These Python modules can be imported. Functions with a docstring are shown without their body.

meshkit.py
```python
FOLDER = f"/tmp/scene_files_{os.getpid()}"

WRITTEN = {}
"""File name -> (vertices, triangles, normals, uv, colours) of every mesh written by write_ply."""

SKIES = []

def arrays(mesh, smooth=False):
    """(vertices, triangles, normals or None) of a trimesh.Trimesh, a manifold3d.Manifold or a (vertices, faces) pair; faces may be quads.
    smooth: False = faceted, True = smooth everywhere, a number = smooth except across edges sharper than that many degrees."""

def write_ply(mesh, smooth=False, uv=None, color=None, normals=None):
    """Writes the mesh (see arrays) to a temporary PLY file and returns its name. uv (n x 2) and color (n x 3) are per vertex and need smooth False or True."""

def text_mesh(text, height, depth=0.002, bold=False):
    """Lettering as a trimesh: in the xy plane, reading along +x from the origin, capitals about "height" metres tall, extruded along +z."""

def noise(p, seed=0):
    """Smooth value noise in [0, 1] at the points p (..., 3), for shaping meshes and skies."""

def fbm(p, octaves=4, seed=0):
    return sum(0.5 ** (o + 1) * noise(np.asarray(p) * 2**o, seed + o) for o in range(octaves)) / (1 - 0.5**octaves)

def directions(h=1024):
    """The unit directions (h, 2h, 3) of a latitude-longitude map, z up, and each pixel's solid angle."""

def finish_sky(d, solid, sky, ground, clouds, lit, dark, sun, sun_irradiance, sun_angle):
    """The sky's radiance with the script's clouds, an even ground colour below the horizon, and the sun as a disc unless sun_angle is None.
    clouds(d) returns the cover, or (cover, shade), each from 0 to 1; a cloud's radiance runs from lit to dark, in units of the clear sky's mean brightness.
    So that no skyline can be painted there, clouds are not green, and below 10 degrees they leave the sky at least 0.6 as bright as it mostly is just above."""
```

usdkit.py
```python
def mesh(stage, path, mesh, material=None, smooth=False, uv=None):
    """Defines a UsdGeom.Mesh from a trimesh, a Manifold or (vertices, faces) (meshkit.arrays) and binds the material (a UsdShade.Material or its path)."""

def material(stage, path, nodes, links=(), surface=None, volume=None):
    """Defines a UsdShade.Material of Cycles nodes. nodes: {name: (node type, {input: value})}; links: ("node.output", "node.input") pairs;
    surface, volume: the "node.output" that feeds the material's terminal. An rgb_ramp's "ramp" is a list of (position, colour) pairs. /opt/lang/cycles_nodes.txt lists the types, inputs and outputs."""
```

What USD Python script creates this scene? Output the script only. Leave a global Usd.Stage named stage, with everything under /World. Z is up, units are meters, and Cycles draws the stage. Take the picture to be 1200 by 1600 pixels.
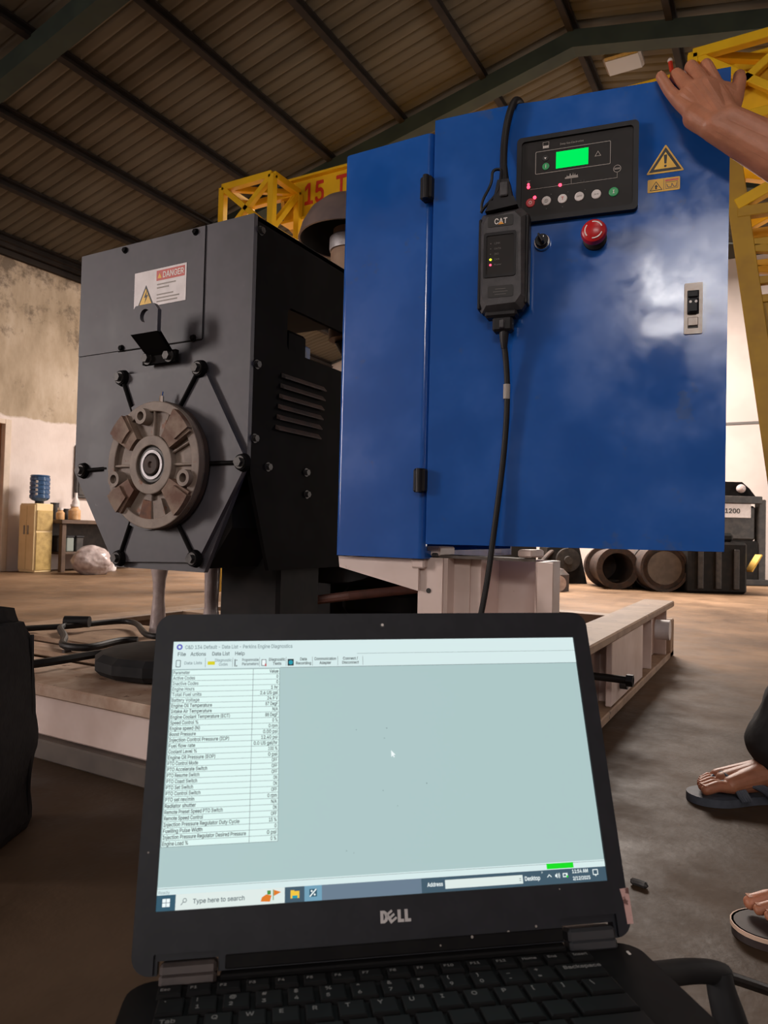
import math, random
import numpy as np, trimesh, manifold3d as m3
from shapely.geometry import Polygon, Point, box as sbox, LineString
from shapely import affinity, union_all
from scipy.spatial.transform import Rotation as Rot
import usdkit, meshkit
from pxr import Usd, UsdGeom, UsdLux, UsdShade, Gf, Sdf

random.seed(7); RNG = np.random.default_rng(7)
stage = Usd.Stage.CreateInMemory()
UsdGeom.SetStageUpAxis(stage, UsdGeom.Tokens.z); UsdGeom.SetStageMetersPerUnit(stage, 1.0)
UsdGeom.Xform.Define(stage, '/World')

# ------------------------------------------------------------------ camera (phone held by somebody sitting low)
FPX, PITCH, ROLL, YAW, CAM_H = 1110.0, 0.0277, 0.0249, 0.5129, 0.60
def _yaw(v): return np.array([v[0]*math.cos(YAW)-v[1]*math.sin(YAW), v[0]*math.sin(YAW)+v[1]*math.cos(YAW), v[2]])
_u0 = np.array([0, -math.sin(PITCH), math.cos(PITCH)]); _f0 = np.array([0, math.cos(PITCH), math.sin(PITCH)])
CR = _yaw(math.cos(ROLL)*np.array([1., 0, 0])+math.sin(ROLL)*_u0)
CU = _yaw(math.cos(ROLL)*_u0-math.sin(ROLL)*np.array([1., 0, 0]))
CF = _yaw(_f0); CO = np.array([0, 0, CAM_H])
cam = UsdGeom.Camera.Define(stage, '/World/camera')
cam.AddTransformOp().Set(Gf.Matrix4d(*CR, 0, *CU, 0, *(-CF), 0, *CO, 1))
cam.CreateHorizontalApertureAttr(36.0); cam.CreateVerticalApertureAttr(48.0)
cam.CreateFocalLengthAttr(FPX/1200*36); cam.CreateClippingRangeAttr(Gf.Vec2f(0.02, 200))
cam.CreateFStopAttr(22.0); cam.CreateFocusDistanceAttr(1.15)
cam.CreateExposureAttr(0.0)
def ray(px, py): return CR*(px-600)/FPX+CU*(800-py)/FPX+CF
def on(px, py, axis, val):                      # survey: the photograph's point on a world plane
    d = ray(px, py); return CO+d*(val-CO[axis])/d[axis]
def onp(px, py, p, n):
    d = ray(px, py); p = np.asarray(p, float); n = np.asarray(n, float); return CO+d*(((p-CO)@n)/(d@n))

# ------------------------------------------------------------------ daylight: overcast sky and the hall's openings, plus two added lights
sky = UsdLux.DomeLight.Define(stage, '/World/sky'); sky.CreateIntensityAttr(1.0); sky.CreateColorAttr(Gf.Vec3f(1.0, 0.97, 0.93))
def daylight(name, centre, w, h, normal, power, colour):
    r = UsdLux.RectLight.Define(stage, '/World/'+name)
    n = np.asarray(normal, float); z = -n/np.linalg.norm(n); x = np.cross([0, 1., 0] if abs(z[2]) > .9 else [0, 0, 1.], z); x /= np.linalg.norm(x); y = np.cross(z, x)
    r.AddTransformOp().Set(Gf.Matrix4d(*x, 0, *y, 0, *z, 0, *map(float, centre), 1))
    r.CreateWidthAttr(w); r.CreateHeightAttr(h); r.CreateIntensityAttr(power); r.CreateColorAttr(Gf.Vec3f(*colour)); return r
daylight('daylight_side_opening', (-8.55, -4.55, 2.35), 1.6, 2.5, (1, 0, 0), 38.0, (1, .90, .87))
daylight('daylight_roof_sheet', (1.3, -1.3, 4.80), 1.5, 2.2, (-.215, 0, -.977), 3.0, (1, .93, .90))
daylight('daylight_clerestory', (2.1, -5.75, 3.35), 2.3, 1.0, (0, 1, 0), 25.0, (1, .95, .92))
daylight('added_far_roof_light', (-3.1, 9.1, 4.72), 3.0, 3.0, (0, 0, -1), 44.0, (1, .89, .80))  # added light, out of view, to brighten the far floor and left wall
daylight('added_side_gate_light', (5.0, 9.6, 1.8), 2.6, 3.4, (-1, 0, 0), 5.0, (1, .90, .82))  # added unseen light that brightens the back wall

# ------------------------------------------------------------------ materials
L = '/World/Looks'
UsdGeom.Scope.Define(stage, L)
def srgb(r, g, b): return tuple(((c/255)/12.92 if c/255 <= .04045 else ((c/255+.055)/1.055)**2.4) for c in (r, g, b))
def mat(name, c1, c2=None, rough=.5, metal=0., scale=8., detail=5., lo=.4, hi=.65, bump=0., bscale=60., spec=None, speck=.0, sscale=40., rough2=None, coat=0., spec_level=.5, stretch=None, nrough=.55):
    """A principled surface: two tones blended by noise, optional specks of a third, fine bump."""
    n = {'p': ('principled_bsdf', {'base_color': c1, 'roughness': rough, 'metallic': metal, 'coat_weight': coat, 'specular_ior_level': spec_level}), 'g': ('geometry', {})}
    l = []
    src = 'g.position'
    if stretch:
        n['mp'] = ('mapping', {'scale': stretch}); l.append(('g.position', 'mp.vector')); src = 'mp.vector'
    if c2 is not None:
        n['n'] = ('noise_texture', {'scale': scale, 'detail': detail, 'roughness': nrough}); n['r'] = ('rgb_ramp', {'ramp': [(lo, c1), (hi, c2)]})
        l += [(src, 'n.vector'), ('n.fac', 'r.fac')]
        out = 'r.color'
        if spec is not None:
            n['n2'] = ('noise_texture', {'scale': sscale, 'detail': 4., 'roughness': .6}); n['r2'] = ('rgb_ramp', {'ramp': [(1-speck, (0, 0, 0)), (1-speck+.04, (1, 1, 1))]})
            n['mx'] = ('mix', {'color2': spec}); n['bw'] = ('rgb_to_bw', {})
            l += [(src, 'n2.vector'), ('n2.fac', 'r2.fac'), ('r2.color', 'bw.color'), ('bw.val', 'mx.fac'), (out, 'mx.color1')]; out = 'mx.color'
        l.append((out, 'p.base_color'))
        if rough2 is not None:
            n['mr'] = ('map_range', {'from_min': lo, 'from_max': hi, 'to_min': rough, 'to_max': rough2, 'clamp': True}); l += [('n.fac', 'mr.value'), ('mr.result', 'p.roughness')]
    if bump:
        n['nb'] = ('noise_texture', {'scale': bscale, 'detail': 3.}); n['b'] = ('bump', {'strength': bump, 'distance': .01})
        l += [('g.position', 'nb.vector'), ('nb.fac', 'b.height'), ('b.normal', 'p.normal')]
    return usdkit.material(stage, f'{L}/{name}', n, l, surface='p.BSDF')
def emit(name, c, s=1.0):
    return usdkit.material(stage, f'{L}/{name}', {'e': ('emission', {'color': c, 'strength': s})}, surface='e.emission')
def screen_mat(name, c, s=1.0):                 # a lit LCD area: emission under a dull film
    return usdkit.material(stage, f'{L}/{name}', {'p': ('principled_bsdf', {'base_color': (.01, .01, .01), 'roughness': .45, 'specular_ior_level': .25, 'emission_color': c, 'emission_strength': s})}, surface='p.BSDF')

M = {}
M['blue'] = mat('blue_paint', (.010, .080, .33), (.014, .096, .38), rough=.08, scale=8, lo=.38, hi=.64, spec=(.03, .09, .28), speck=.36, sscale=14, rough2=.24, bump=.05, bscale=8)
M['blue_edge'] = mat('blue_paint_edge', (.015, .07, .26), (.03, .04, .07), rough=.45, scale=40)
M['black_dusty'] = mat('black_dusty_paint', (.032, .030, .036), (.090, .083, .096), rough=.5, scale=5, lo=.36, hi=.72, spec=(.22, .20, .21), speck=.29, sscale=20, rough2=.6, bump=.02)
M['black_steel'] = mat('black_steel', (.0035, .003, .003), (.007, .006, .006), spec_level=.06, rough=.7, scale=9)
M['black_greasy'] = mat('black_greasy_casting', (.005, .005, .005), (.013, .010, .009), spec_level=.2, rough=.65, scale=14, bump=.1, bscale=30)
M['bolt'] = mat('bolt_steel', (.055, .05, .047), (.025, .022, .02), rough=.5, metal=.4, scale=60)
M['bare_steel'] = mat('bare_steel', (.42, .40, .41), (.30, .28, .28), rough=.5, metal=.4, scale=40)
M['cast_grey'] = mat('cast_grey_dusty', (.26, .205, .165), (.17, .125, .10), rough=.62, scale=16, spec=(.20, .085, .045), speck=.38, sscale=18, bump=.06)
M['rust'] = mat('rust', (.20, .085, .045), (.10, .05, .035), rough=.8, scale=26, bump=.15)
M['pad'] = mat('rusty_pad', (.13, .06, .038), (.24, .17, .125), rough=.75, scale=16, bump=.12, lo=.4, hi=.62)
M['cap_metal'] = mat('dull_purple_grey_metal', (.15, .115, .11), (.22, .16, .14), rough=.35, metal=.3, scale=8)
M['dark_rust'] = mat('dark_rust', (.055, .03, .022), (.025, .018, .016), rough=.7, scale=20, bump=.1)
M['cream'] = mat('cream_paint', (.70, .565, .515), (.60, .46, .40), rough=.42, scale=6, spec=(.30, .15, .07), speck=.30, sscale=11)
M['cream_dusty'] = mat('cream_paint_dusty', (.50, .37, .28), (.33, .20, .13), rough=.6, scale=12, lo=.35, hi=.62, spec=(.14, .07, .04), speck=.36, sscale=22, bump=.05)
M['deck_brown'] = mat('deck_dusty_brown', (.36, .235, .15), (.24, .145, .09), rough=.65, scale=9, spec=(.11, .06, .035), speck=.34, sscale=16, bump=.06)
M['flange_dark'] = mat('flange_dirty', (.075, .058, .048), (.11, .085, .068), rough=.65, scale=10)
M['yellow'] = mat('crane_yellow', (.84, .50, .005), (.76, .43, .005), rough=.45, scale=3)
M['yellow_dark'] = mat('crane_yellow_worn', (.50, .29, .02), (.40, .22, .02), rough=.5, scale=5)
M['red_print'] = mat('red_lettering', (.62, .035, .012), rough=.5)
M['roof'] = mat('roof_sheet', (.108, .095, .072), (.080, .070, .053), rough=.85, spec_level=.1, scale=1.3, stretch=(.5, 3., .5))
M['purlin'] = mat('purlin_steel', (.022, .017, .014), (.014, .011, .010), spec_level=.2, rough=.8, scale=6)
M['rafter'] = mat('rafter_green_paint', (.026, .036, .026), (.018, .026, .020), spec_level=.25, rough=.7, scale=4)
M['white_wall'] = mat('white_wall_paint', (.50, .435, .405), (.44, .38, .355), rough=.75, scale=1.5)
M['wood_door'] = mat('brown_door', (.42, .19, .07), (.34, .15, .055), rough=.45, scale=3, stretch=(6, 6, .6))
M['door_frame'] = mat('door_frame_cream', (.62, .50, .40), (.55, .45, .36), rough=.6)
M['skin'] = usdkit.material(stage, L+'/skin', {'g': ('geometry', {}), 'n': ('noise_texture', {'scale': 35., 'detail': 4.}), 'r': ('rgb_ramp', {'ramp': [(.35, (.33, .128, .066)), (.65, (.42, .17, .092))]}), 'nb': ('noise_texture', {'scale': 240., 'detail': 2.}), 'b': ('bump', {'strength': .12, 'distance': .004}), 'p': ('principled_bsdf', {'roughness': .5, 'subsurface_weight': .12, 'subsurface_scale': .006})},
                            [('g.position', 'n.vector'), ('n.fac', 'r.fac'), ('r.color', 'p.base_color'), ('g.position', 'nb.vector'), ('nb.fac', 'b.height'), ('b.normal', 'p.normal')], surface='p.BSDF')
M['nail'] = mat('nail', (.42, .20, .13), rough=.35)
M['hair'] = mat('hair_black', (.008, .007, .006), (.016, .012, .01), rough=.5, scale=90)
M['lips'] = mat('lips', (.26, .085, .065), rough=.45)
M['eye_white'] = mat('eye_white', (.7, .66, .62), rough=.2)
M['iris'] = mat('iris', (.012, .008, .006), rough=.15)
M['trousers'] = mat('black_trousers', (.007, .006, .006), (.012, .010, .010), rough=.85, scale=40, bump=.2, bscale=25)
M['shirt'] = mat('navy_shirt', (.02, .025, .045), (.028, .034, .06), rough=.9, scale=30, bump=.15, bscale=40)
M['sandal_blue'] = mat('sandal_blue_grey', (.075, .085, .11), (.05, .058, .075), rough=.6, scale=30)
M['sandal_brown'] = mat('sandal_dark', (.030, .018, .016), (.02, .013, .012), rough=.6, scale=30)
M['sandal_trim'] = mat('sandal_pale_trim', (.55, .38, .28), rough=.6)
M['plastic_black'] = mat('black_plastic', (.009, .008, .009), (.014, .012, .013), spec_level=.3, rough=.5, scale=30)
M['adapter_plastic'] = mat('adapter_plastic', (.034, .031, .033), (.06, .055, .057), rough=.5, scale=45, bump=.05, bscale=200)
M['panel_face'] = mat('controller_face', (.015, .012, .011), (.020, .017, .015), spec_level=.25, rough=.55, scale=12)
M['print_grey'] = mat('print_grey', (.34, .30, .27), rough=.6)
M['print_dim'] = mat('print_dim', (.10, .09, .085), rough=.6)
M['print_white'] = mat('print_white', (.72, .66, .62), rough=.5)
M['button_white'] = mat('button_white', (.66, .60, .57), (.58, .52, .5), rough=.45, scale=60)
M['button_red'] = mat('button_red', (.55, .035, .04), rough=.4)
M['button_green'] = mat('button_green', (.02, .30, .09), rough=.4)
M['estop_red'] = mat('estop_red', (.52, .014, .018), (.45, .012, .015), rough=.3, scale=20)
M['sticker_yellow'] = mat('sticker_yellow', (.80, .47, .03), (.72, .40, .03), rough=.45, scale=40)
M['sticker_amber'] = mat('sticker_amber', (.66, .36, .025), rough=.45)
M['print_black'] = mat('print_black', (.012, .010, .009), rough=.5)
M['label_white'] = mat('label_white', (.72, .66, .65), (.64, .58, .57), rough=.45, scale=30)
M['label_red'] = mat('label_red', (.55, .10, .08), rough=.5)
M['cat_orange'] = mat('print_orange', (.75, .30, .02), rough=.5)
M['latch_metal'] = mat('latch_metal', (.30, .26, .23), (.25, .2, .17), rough=.4, metal=.5, scale=50)
M['chrome'] = mat('chrome', (.8, .78, .76), rough=.15, metal=1.)
M['led_red'] = emit('led_red', (1.0, .03, .06), 6.0)
M['led_yellow'] = emit('led_yellow', (.75, 1.0, .02), 3.0)
M['lcd_green'] = emit('lcd_green', srgb(0, 240, 95), 1.0)
M['lid_plastic'] = mat('laptop_lid_plastic', (.012, .013, .018), (.017, .018, .024), spec_level=.3, rough=.5, scale=60, spec=(.12, .11, .11), speck=.22, sscale=90)
M['deck_plastic'] = mat('laptop_deck_plastic', (.006, .0055, .006), (.009, .0085, .0085), spec_level=.12, rough=.65, scale=40, spec=(.06, .055, .055), speck=.2, sscale=120)
M['key_plastic'] = mat('key_plastic', (.006, .0055, .006), (.008, .0075, .0075), rough=.6, spec_level=.15, scale=50)
M['key_print'] = mat('key_print', (.17, .16, .155), rough=.6)
M['hinge_metal'] = mat('hinge_bronze', (.085, .066, .060), (.06, .048, .046), rough=.35, metal=.4, scale=40)
M['hinge_grey'] = mat('hinge_grey', (.05, .052, .058), rough=.35, metal=.4)
M['logo_silver'] = mat('logo_silver', (.62, .60, .60), rough=.35, metal=.3)
M['tape'] = mat('pink_tape', (.62, .38, .35), (.16, .07, .06), rough=.6, scale=110, lo=.5, hi=.56)
M['bag'] = mat('black_bag_cloth', (.009, .008, .008), (.016, .014, .014), rough=.85, scale=60, bump=.3, bscale=35)
M['rubber'] = mat('black_rubber', (.012, .012, .013), (.022, .021, .021), spec_level=.2, rough=.7, scale=20, bump=.05)
M['hose'] = mat('black_hose', (.008, .007, .007), (.014, .011, .010), spec_level=.3, rough=.55, scale=30)
M['water_blue'] = usdkit.material(stage, L+'/water_bottle_blue', {'p': ('principled_bsdf', {'base_color': (.05, .12, .26), 'roughness': .18, 'transmission_weight': .35})}, surface='p.BSDF')
M['fridge'] = mat('cream_yellow_enamel', (.78, .60, .33), (.72, .54, .28), rough=.4, scale=5)
M['fridge_dark'] = mat('ochre_enamel', (.52, .36, .13), (.36, .24, .08), rough=.5, scale=14)
M['bench_wood'] = mat('bench_wood', (.11, .065, .04), (.07, .04, .026), rough=.6, scale=8)
M['amber_glass'] = mat('amber_jar', (.62, .38, .20), (.5, .28, .12), rough=.2, scale=20)
M['pale_plastic'] = mat('clear_wrap', (.52, .44, .43), (.36, .29, .28), rough=.22, scale=14, bump=.5, bscale=18, lo=.35, hi=.6)
M['dark_things'] = mat('dark_parts', (.022, .02, .02), (.05, .042, .038), rough=.55, scale=14)
M['copper_brown'] = mat('oxide_red_pipe', (.17, .065, .045), (.11, .05, .035), rough=.6, scale=20)
M['teal_grey'] = mat('grey_green_metal', (.22, .25, .23), rough=.5)
M['strap_yellow'] = mat('yellow_strap', (.62, .36, .03), rough=.6)
M['lamp_glass'] = mat('flood_lamp_glass', (.22, .22, .23), rough=.3)
M['lamp_on'] = emit('tube_lamp_on', (1., .95, .86), 5.)
M['wood_crate'] = mat('plywood', (.34, .22, .12), (.26, .16, .09), rough=.7, scale=6)

# ------------------------------------------------------------------ mesh helpers
def cbox(x0, x1, y0, y1, z0, z1, b=.003):
    c = np.array([[(x0+x1)/2, (y0+y1)/2, (z0+z1)/2]]); h = np.abs(np.array([x1-x0, y1-y0, z1-z0]))/2
    b = min(b, h.min()*.6)
    if b <= 0: return trimesh.creation.box(extents=2*h, transform=trimesh.transformations.translation_matrix(c[0]))
    pts = []
    for sx in (-1, 1):
        for sy in (-1, 1):
            for sz in (-1, 1):
                for k in range(3):
                    q = h-b; q = q.copy(); q[k] = h[k]; pts.append(np.array([sx, sy, sz])*q)
    return trimesh.convex.convex_hull(np.array(pts)+c)
def cat(*ms):
    ms = [m for m in ms if m is not None]; return trimesh.util.concatenate([trimesh.Trimesh(m.vertices, m.faces, process=False) for m in ms])
def frame(mesh, o, x, y, z):
    T = np.eye(4); T[:3, 0], T[:3, 1], T[:3, 2], T[:3, 3] = x, y, z, o
    m = mesh.copy(); m.apply_transform(T); return m
def ext(poly, d): 
    gs = [g for g in getattr(poly, 'geoms', [poly]) if g.area > 1e-12]
    return cat(*[trimesh.creation.extrude_polygon(g, d, engine='earcut') for g in gs])
def plate_xz(poly, y0, y1): return frame(ext(poly, y1-y0), (0, y0, 0), (1, 0, 0), (0, 0, 1), (0, 1, 0))
def plate_yz(poly, x0, x1): return frame(ext(poly, x1-x0), (x0, 0, 0), (0, 1, 0), (0, 0, 1), (1, 0, 0))
def plate_xy(poly, z0, z1): return frame(ext(poly, z1-z0), (0, 0, z0), (1, 0, 0), (0, 1, 0), (0, 0, 1))
def basis(d):
    d = np.asarray(d, float); d = d/np.linalg.norm(d); a = np.array([0, 0, 1.]) if abs(d[2]) < .9 else np.array([1., 0, 0])
    x = np.cross(a, d); x /= np.linalg.norm(x); return x, np.cross(d, x), d
def cyl(p0, p1, r, n=20, r1=None):
    p0, p1 = np.asarray(p0, float), np.asarray(p1, float); r1 = r if r1 is None else r1
    return lathe([(0, 0), (r, 0), (r1, 1), (0, 1)], p0, p1-p0, n, unit=True)
def lathe(profile, o, d, n=32, unit=False):
    """profile (r, h) turned about d from o; h in metres, or in lengths of d when unit."""
    ln = np.linalg.norm(d); x, y, z = basis(d)
    m = trimesh.creation.revolve(np.array([(r, h*(ln if unit else 1)) for r, h in profile]), sections=n)
    m = frame(m, o, x, y, z)
    if m.is_watertight and m.volume < 0: m.invert()
    return m
def spline(pts, n=8):
    from scipy.interpolate import CubicSpline
    p = np.asarray(pts, float); s = np.r_[0, np.cumsum(np.linalg.norm(np.diff(p, axis=0), axis=1))]
    return CubicSpline(s, p)(np.linspace(0, s[-1], n*(len(p)-1)+1))
def tube(path, r, n=10):
    p = np.asarray(path, float); t = np.gradient(p, axis=0); t /= np.linalg.norm(t, axis=1)[:, None]
    x, y, _ = basis(t[0]); rings = []; rr = np.broadcast_to(r, len(p))
    for k in range(len(p)):
        x = x-t[k]*(x@t[k]); x /= np.linalg.norm(x); y = np.cross(t[k], x)
        a = np.arange(n)*2*np.pi/n; rings.append(p[k]+rr[k]*(np.cos(a)[:, None]*x+np.sin(a)[:, None]*y))
    v = np.vstack(rings+[p[:1], p[-1:]]); f = []
    for k in range(len(p)-1):
        for j in range(n):
            a, b, c, d = k*n+j, k*n+(j+1) % n, (k+1)*n+j, (k+1)*n+(j+1) % n; f += [(a, b, d), (a, d, c)]
    e0, e1 = len(v)-2, len(v)-1
    for j in range(n): f += [(e0, (j+1) % n, j), (e1, (len(p)-1)*n+j, (len(p)-1)*n+(j+1) % n)]
    return trimesh.Trimesh(v, f, process=False)
def bar(p0, p1, w, h=None, up=(0, 0, 1)):
    """square-section bar from p0 to p1"""
    p0, p1 = np.asarray(p0, float), np.asarray(p1, float); d = p1-p0; ln = np.linalg.norm(d); d /= ln
    u = np.asarray(up, float); u = u-d*(u@d)
    if np.linalg.norm(u) < 1e-3: u = np.array([0, 1., 0])-d*d[1]
    u /= np.linalg.norm(u); s = np.cross(d, u); h = h or w
    return frame(cbox(-w/2, w/2, -h/2, h/2, 0, ln, .004), p0, s, u, d)
def rrect(x0, x1, y0, y1, r, n=6): return sbox(x0+r, y0+r, x1-r, y1-r).buffer(r, quad_segs=n)
def hexbolt(o, d, r=.008, h=.006):
    x, y, z = basis(d)
    w = ext(Point(0, 0).buffer(r*1.35, quad_segs=5), h*.3); b = ext(Polygon([(r*math.cos(k*math.pi/3), r*math.sin(k*math.pi/3)) for k in range(6)]), h)
    b.apply_translation((0, 0, h*.3)); return frame(cat(w, b), o, x, y, z)
def skinmesh(bones, edge=.004, it=14, lamb=.5):
    """one smooth body from (p0, r0, p1, r1) bones"""
    parts = []
    for p0, r0, p1, r1 in bones:
        n = 20
        a = m3.Manifold.sphere(r0, n).translate(list(map(float, p0))); b = m3.Manifold.sphere(r1, n).translate(list(map(float, p1)))
        parts.append(m3.Manifold.batch_hull([a, b]))
    g = m3.Manifold.batch_boolean(parts, m3.OpType.Add).refine_to_length(edge)
    me = g.to_mesh(); t = trimesh.Trimesh(np.array(me.vert_properties[:, :3]), np.array(me.tri_verts)); t.merge_vertices()
    trimesh.smoothing.filter_taubin(t, lamb=lamb, nu=.52, iterations=it); return t
_txt = {}
def text(s, h, depth=.0003, bold=False):
    k = (s, h, depth, bold)
    if k not in _txt:
        _txt[k] = meshkit.text_mesh(s, h, depth, bold)
    return _txt[k].copy()

# ------------------------------------------------------------------ objects, parts, tags
LOC, USED = {}, {}
def numbered(path):
    if path not in USED: USED[path] = 0; return path
    USED[path] += 1; q = f'{path}_{USED[path]:03d}'; USED[q] = 0; return q
def tag(p, label=None, cat_=None, group=None, kind=None):
    p = p.GetPrim() if hasattr(p, 'GetPrim') else p
    for k, v in (('label', label), ('category', cat_), ('group', group), ('kind', kind)):
        if v: p.SetCustomDataByKey(k, v)
def thing(name, label, category, loc=(0, 0, 0), group=None):
    path = numbered('/World/'+name); x = UsdGeom.Xform.Define(stage, path); x.AddTranslateOp().Set(Gf.Vec3d(*map(float, loc)))
    LOC[path] = np.array(loc, float); tag(x, label, category, group); return path
def part(parent, name, mesh, material, smooth=30, label=None, kind=None):
    path = numbered(parent+'/'+name); top = '/'.join(path.split('/')[:3]); m = mesh.copy(); m.apply_translation(-LOC[top])
    p = usdkit.mesh(stage, path, m, M[material] if isinstance(material, str) else material, smooth=smooth); tag(p, label, kind=kind); return path
def single(name, mesh, material, label=None, category=None, group=None, kind=None, smooth=30):
    path = numbered('/World/'+name); LOC[path] = np.zeros(3)
    p = usdkit.mesh(stage, path, mesh, M[material] if isinstance(material, str) else material, smooth=smooth); tag(p, label, category, group, kind); return path
def struct(name, mesh, material, smooth=False): return single(name, mesh, material, kind='structure', smooth=smooth)
# ================================================================== THE HALL
XL, XR, YB, YF, EAVE, SL, XRIDGE = -8.3, 4.74, 12.2, -5.6, 4.06, .22, -1.78
ZR = EAVE+SL*(XRIDGE-XL)
def roof_z(x): return ZR-SL*abs(x-XRIDGE)

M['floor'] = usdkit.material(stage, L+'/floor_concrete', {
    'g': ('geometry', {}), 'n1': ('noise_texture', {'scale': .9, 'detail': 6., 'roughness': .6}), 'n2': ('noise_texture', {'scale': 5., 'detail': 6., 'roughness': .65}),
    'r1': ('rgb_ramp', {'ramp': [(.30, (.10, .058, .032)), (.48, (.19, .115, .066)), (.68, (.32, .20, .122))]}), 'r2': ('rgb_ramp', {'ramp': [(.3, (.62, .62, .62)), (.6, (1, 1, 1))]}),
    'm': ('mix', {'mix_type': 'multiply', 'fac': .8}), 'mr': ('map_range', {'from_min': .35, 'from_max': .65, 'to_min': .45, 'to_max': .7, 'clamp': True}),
    'sb': ('vector_math', {'math_type': 'subtract', 'vector2': (-.25, .5, 0)}), 'sl': ('vector_math', {'math_type': 'length'}), 'sn': ('math', {'math_type': 'multiply_add', 'value2': 2.6}), 'sr': ('map_range', {'range_type': 'smoothstep', 'from_min': 3.1, 'from_max': 5.0, 'to_min': .34, 'to_max': 1.0, 'clamp': True}), 'near_shade': ('mix', {'mix_type': 'multiply', 'fac': 1.}), 'cs': ('combine_color', {}),  # floor darkened around the work area: shade put into its colour
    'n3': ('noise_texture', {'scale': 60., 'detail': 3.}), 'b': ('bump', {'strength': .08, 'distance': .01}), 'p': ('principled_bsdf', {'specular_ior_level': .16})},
    [('g.position', 'n1.vector'), ('g.position', 'n2.vector'), ('g.position', 'n3.vector'), ('n1.fac', 'r1.fac'), ('n2.fac', 'r2.fac'), ('r1.color', 'm.color1'), ('r2.color', 'm.color2'), ('m.color', 'near_shade.color1'), ('g.position', 'sb.vector1'), ('sb.vector', 'sl.vector1'), ('n1.fac', 'sn.value1'), ('sl.value', 'sn.value3'), ('sn.value', 'sr.value'), ('sr.result', 'cs.r'), ('sr.result', 'cs.g'), ('sr.result', 'cs.b'), ('cs.color', 'near_shade.color2'), ('near_shade.color', 'p.base_color'),
     ('n2.fac', 'mr.value'), ('mr.result', 'p.roughness'), ('n3.fac', 'b.height'), ('b.normal', 'p.normal')], surface='p.BSDF')
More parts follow.
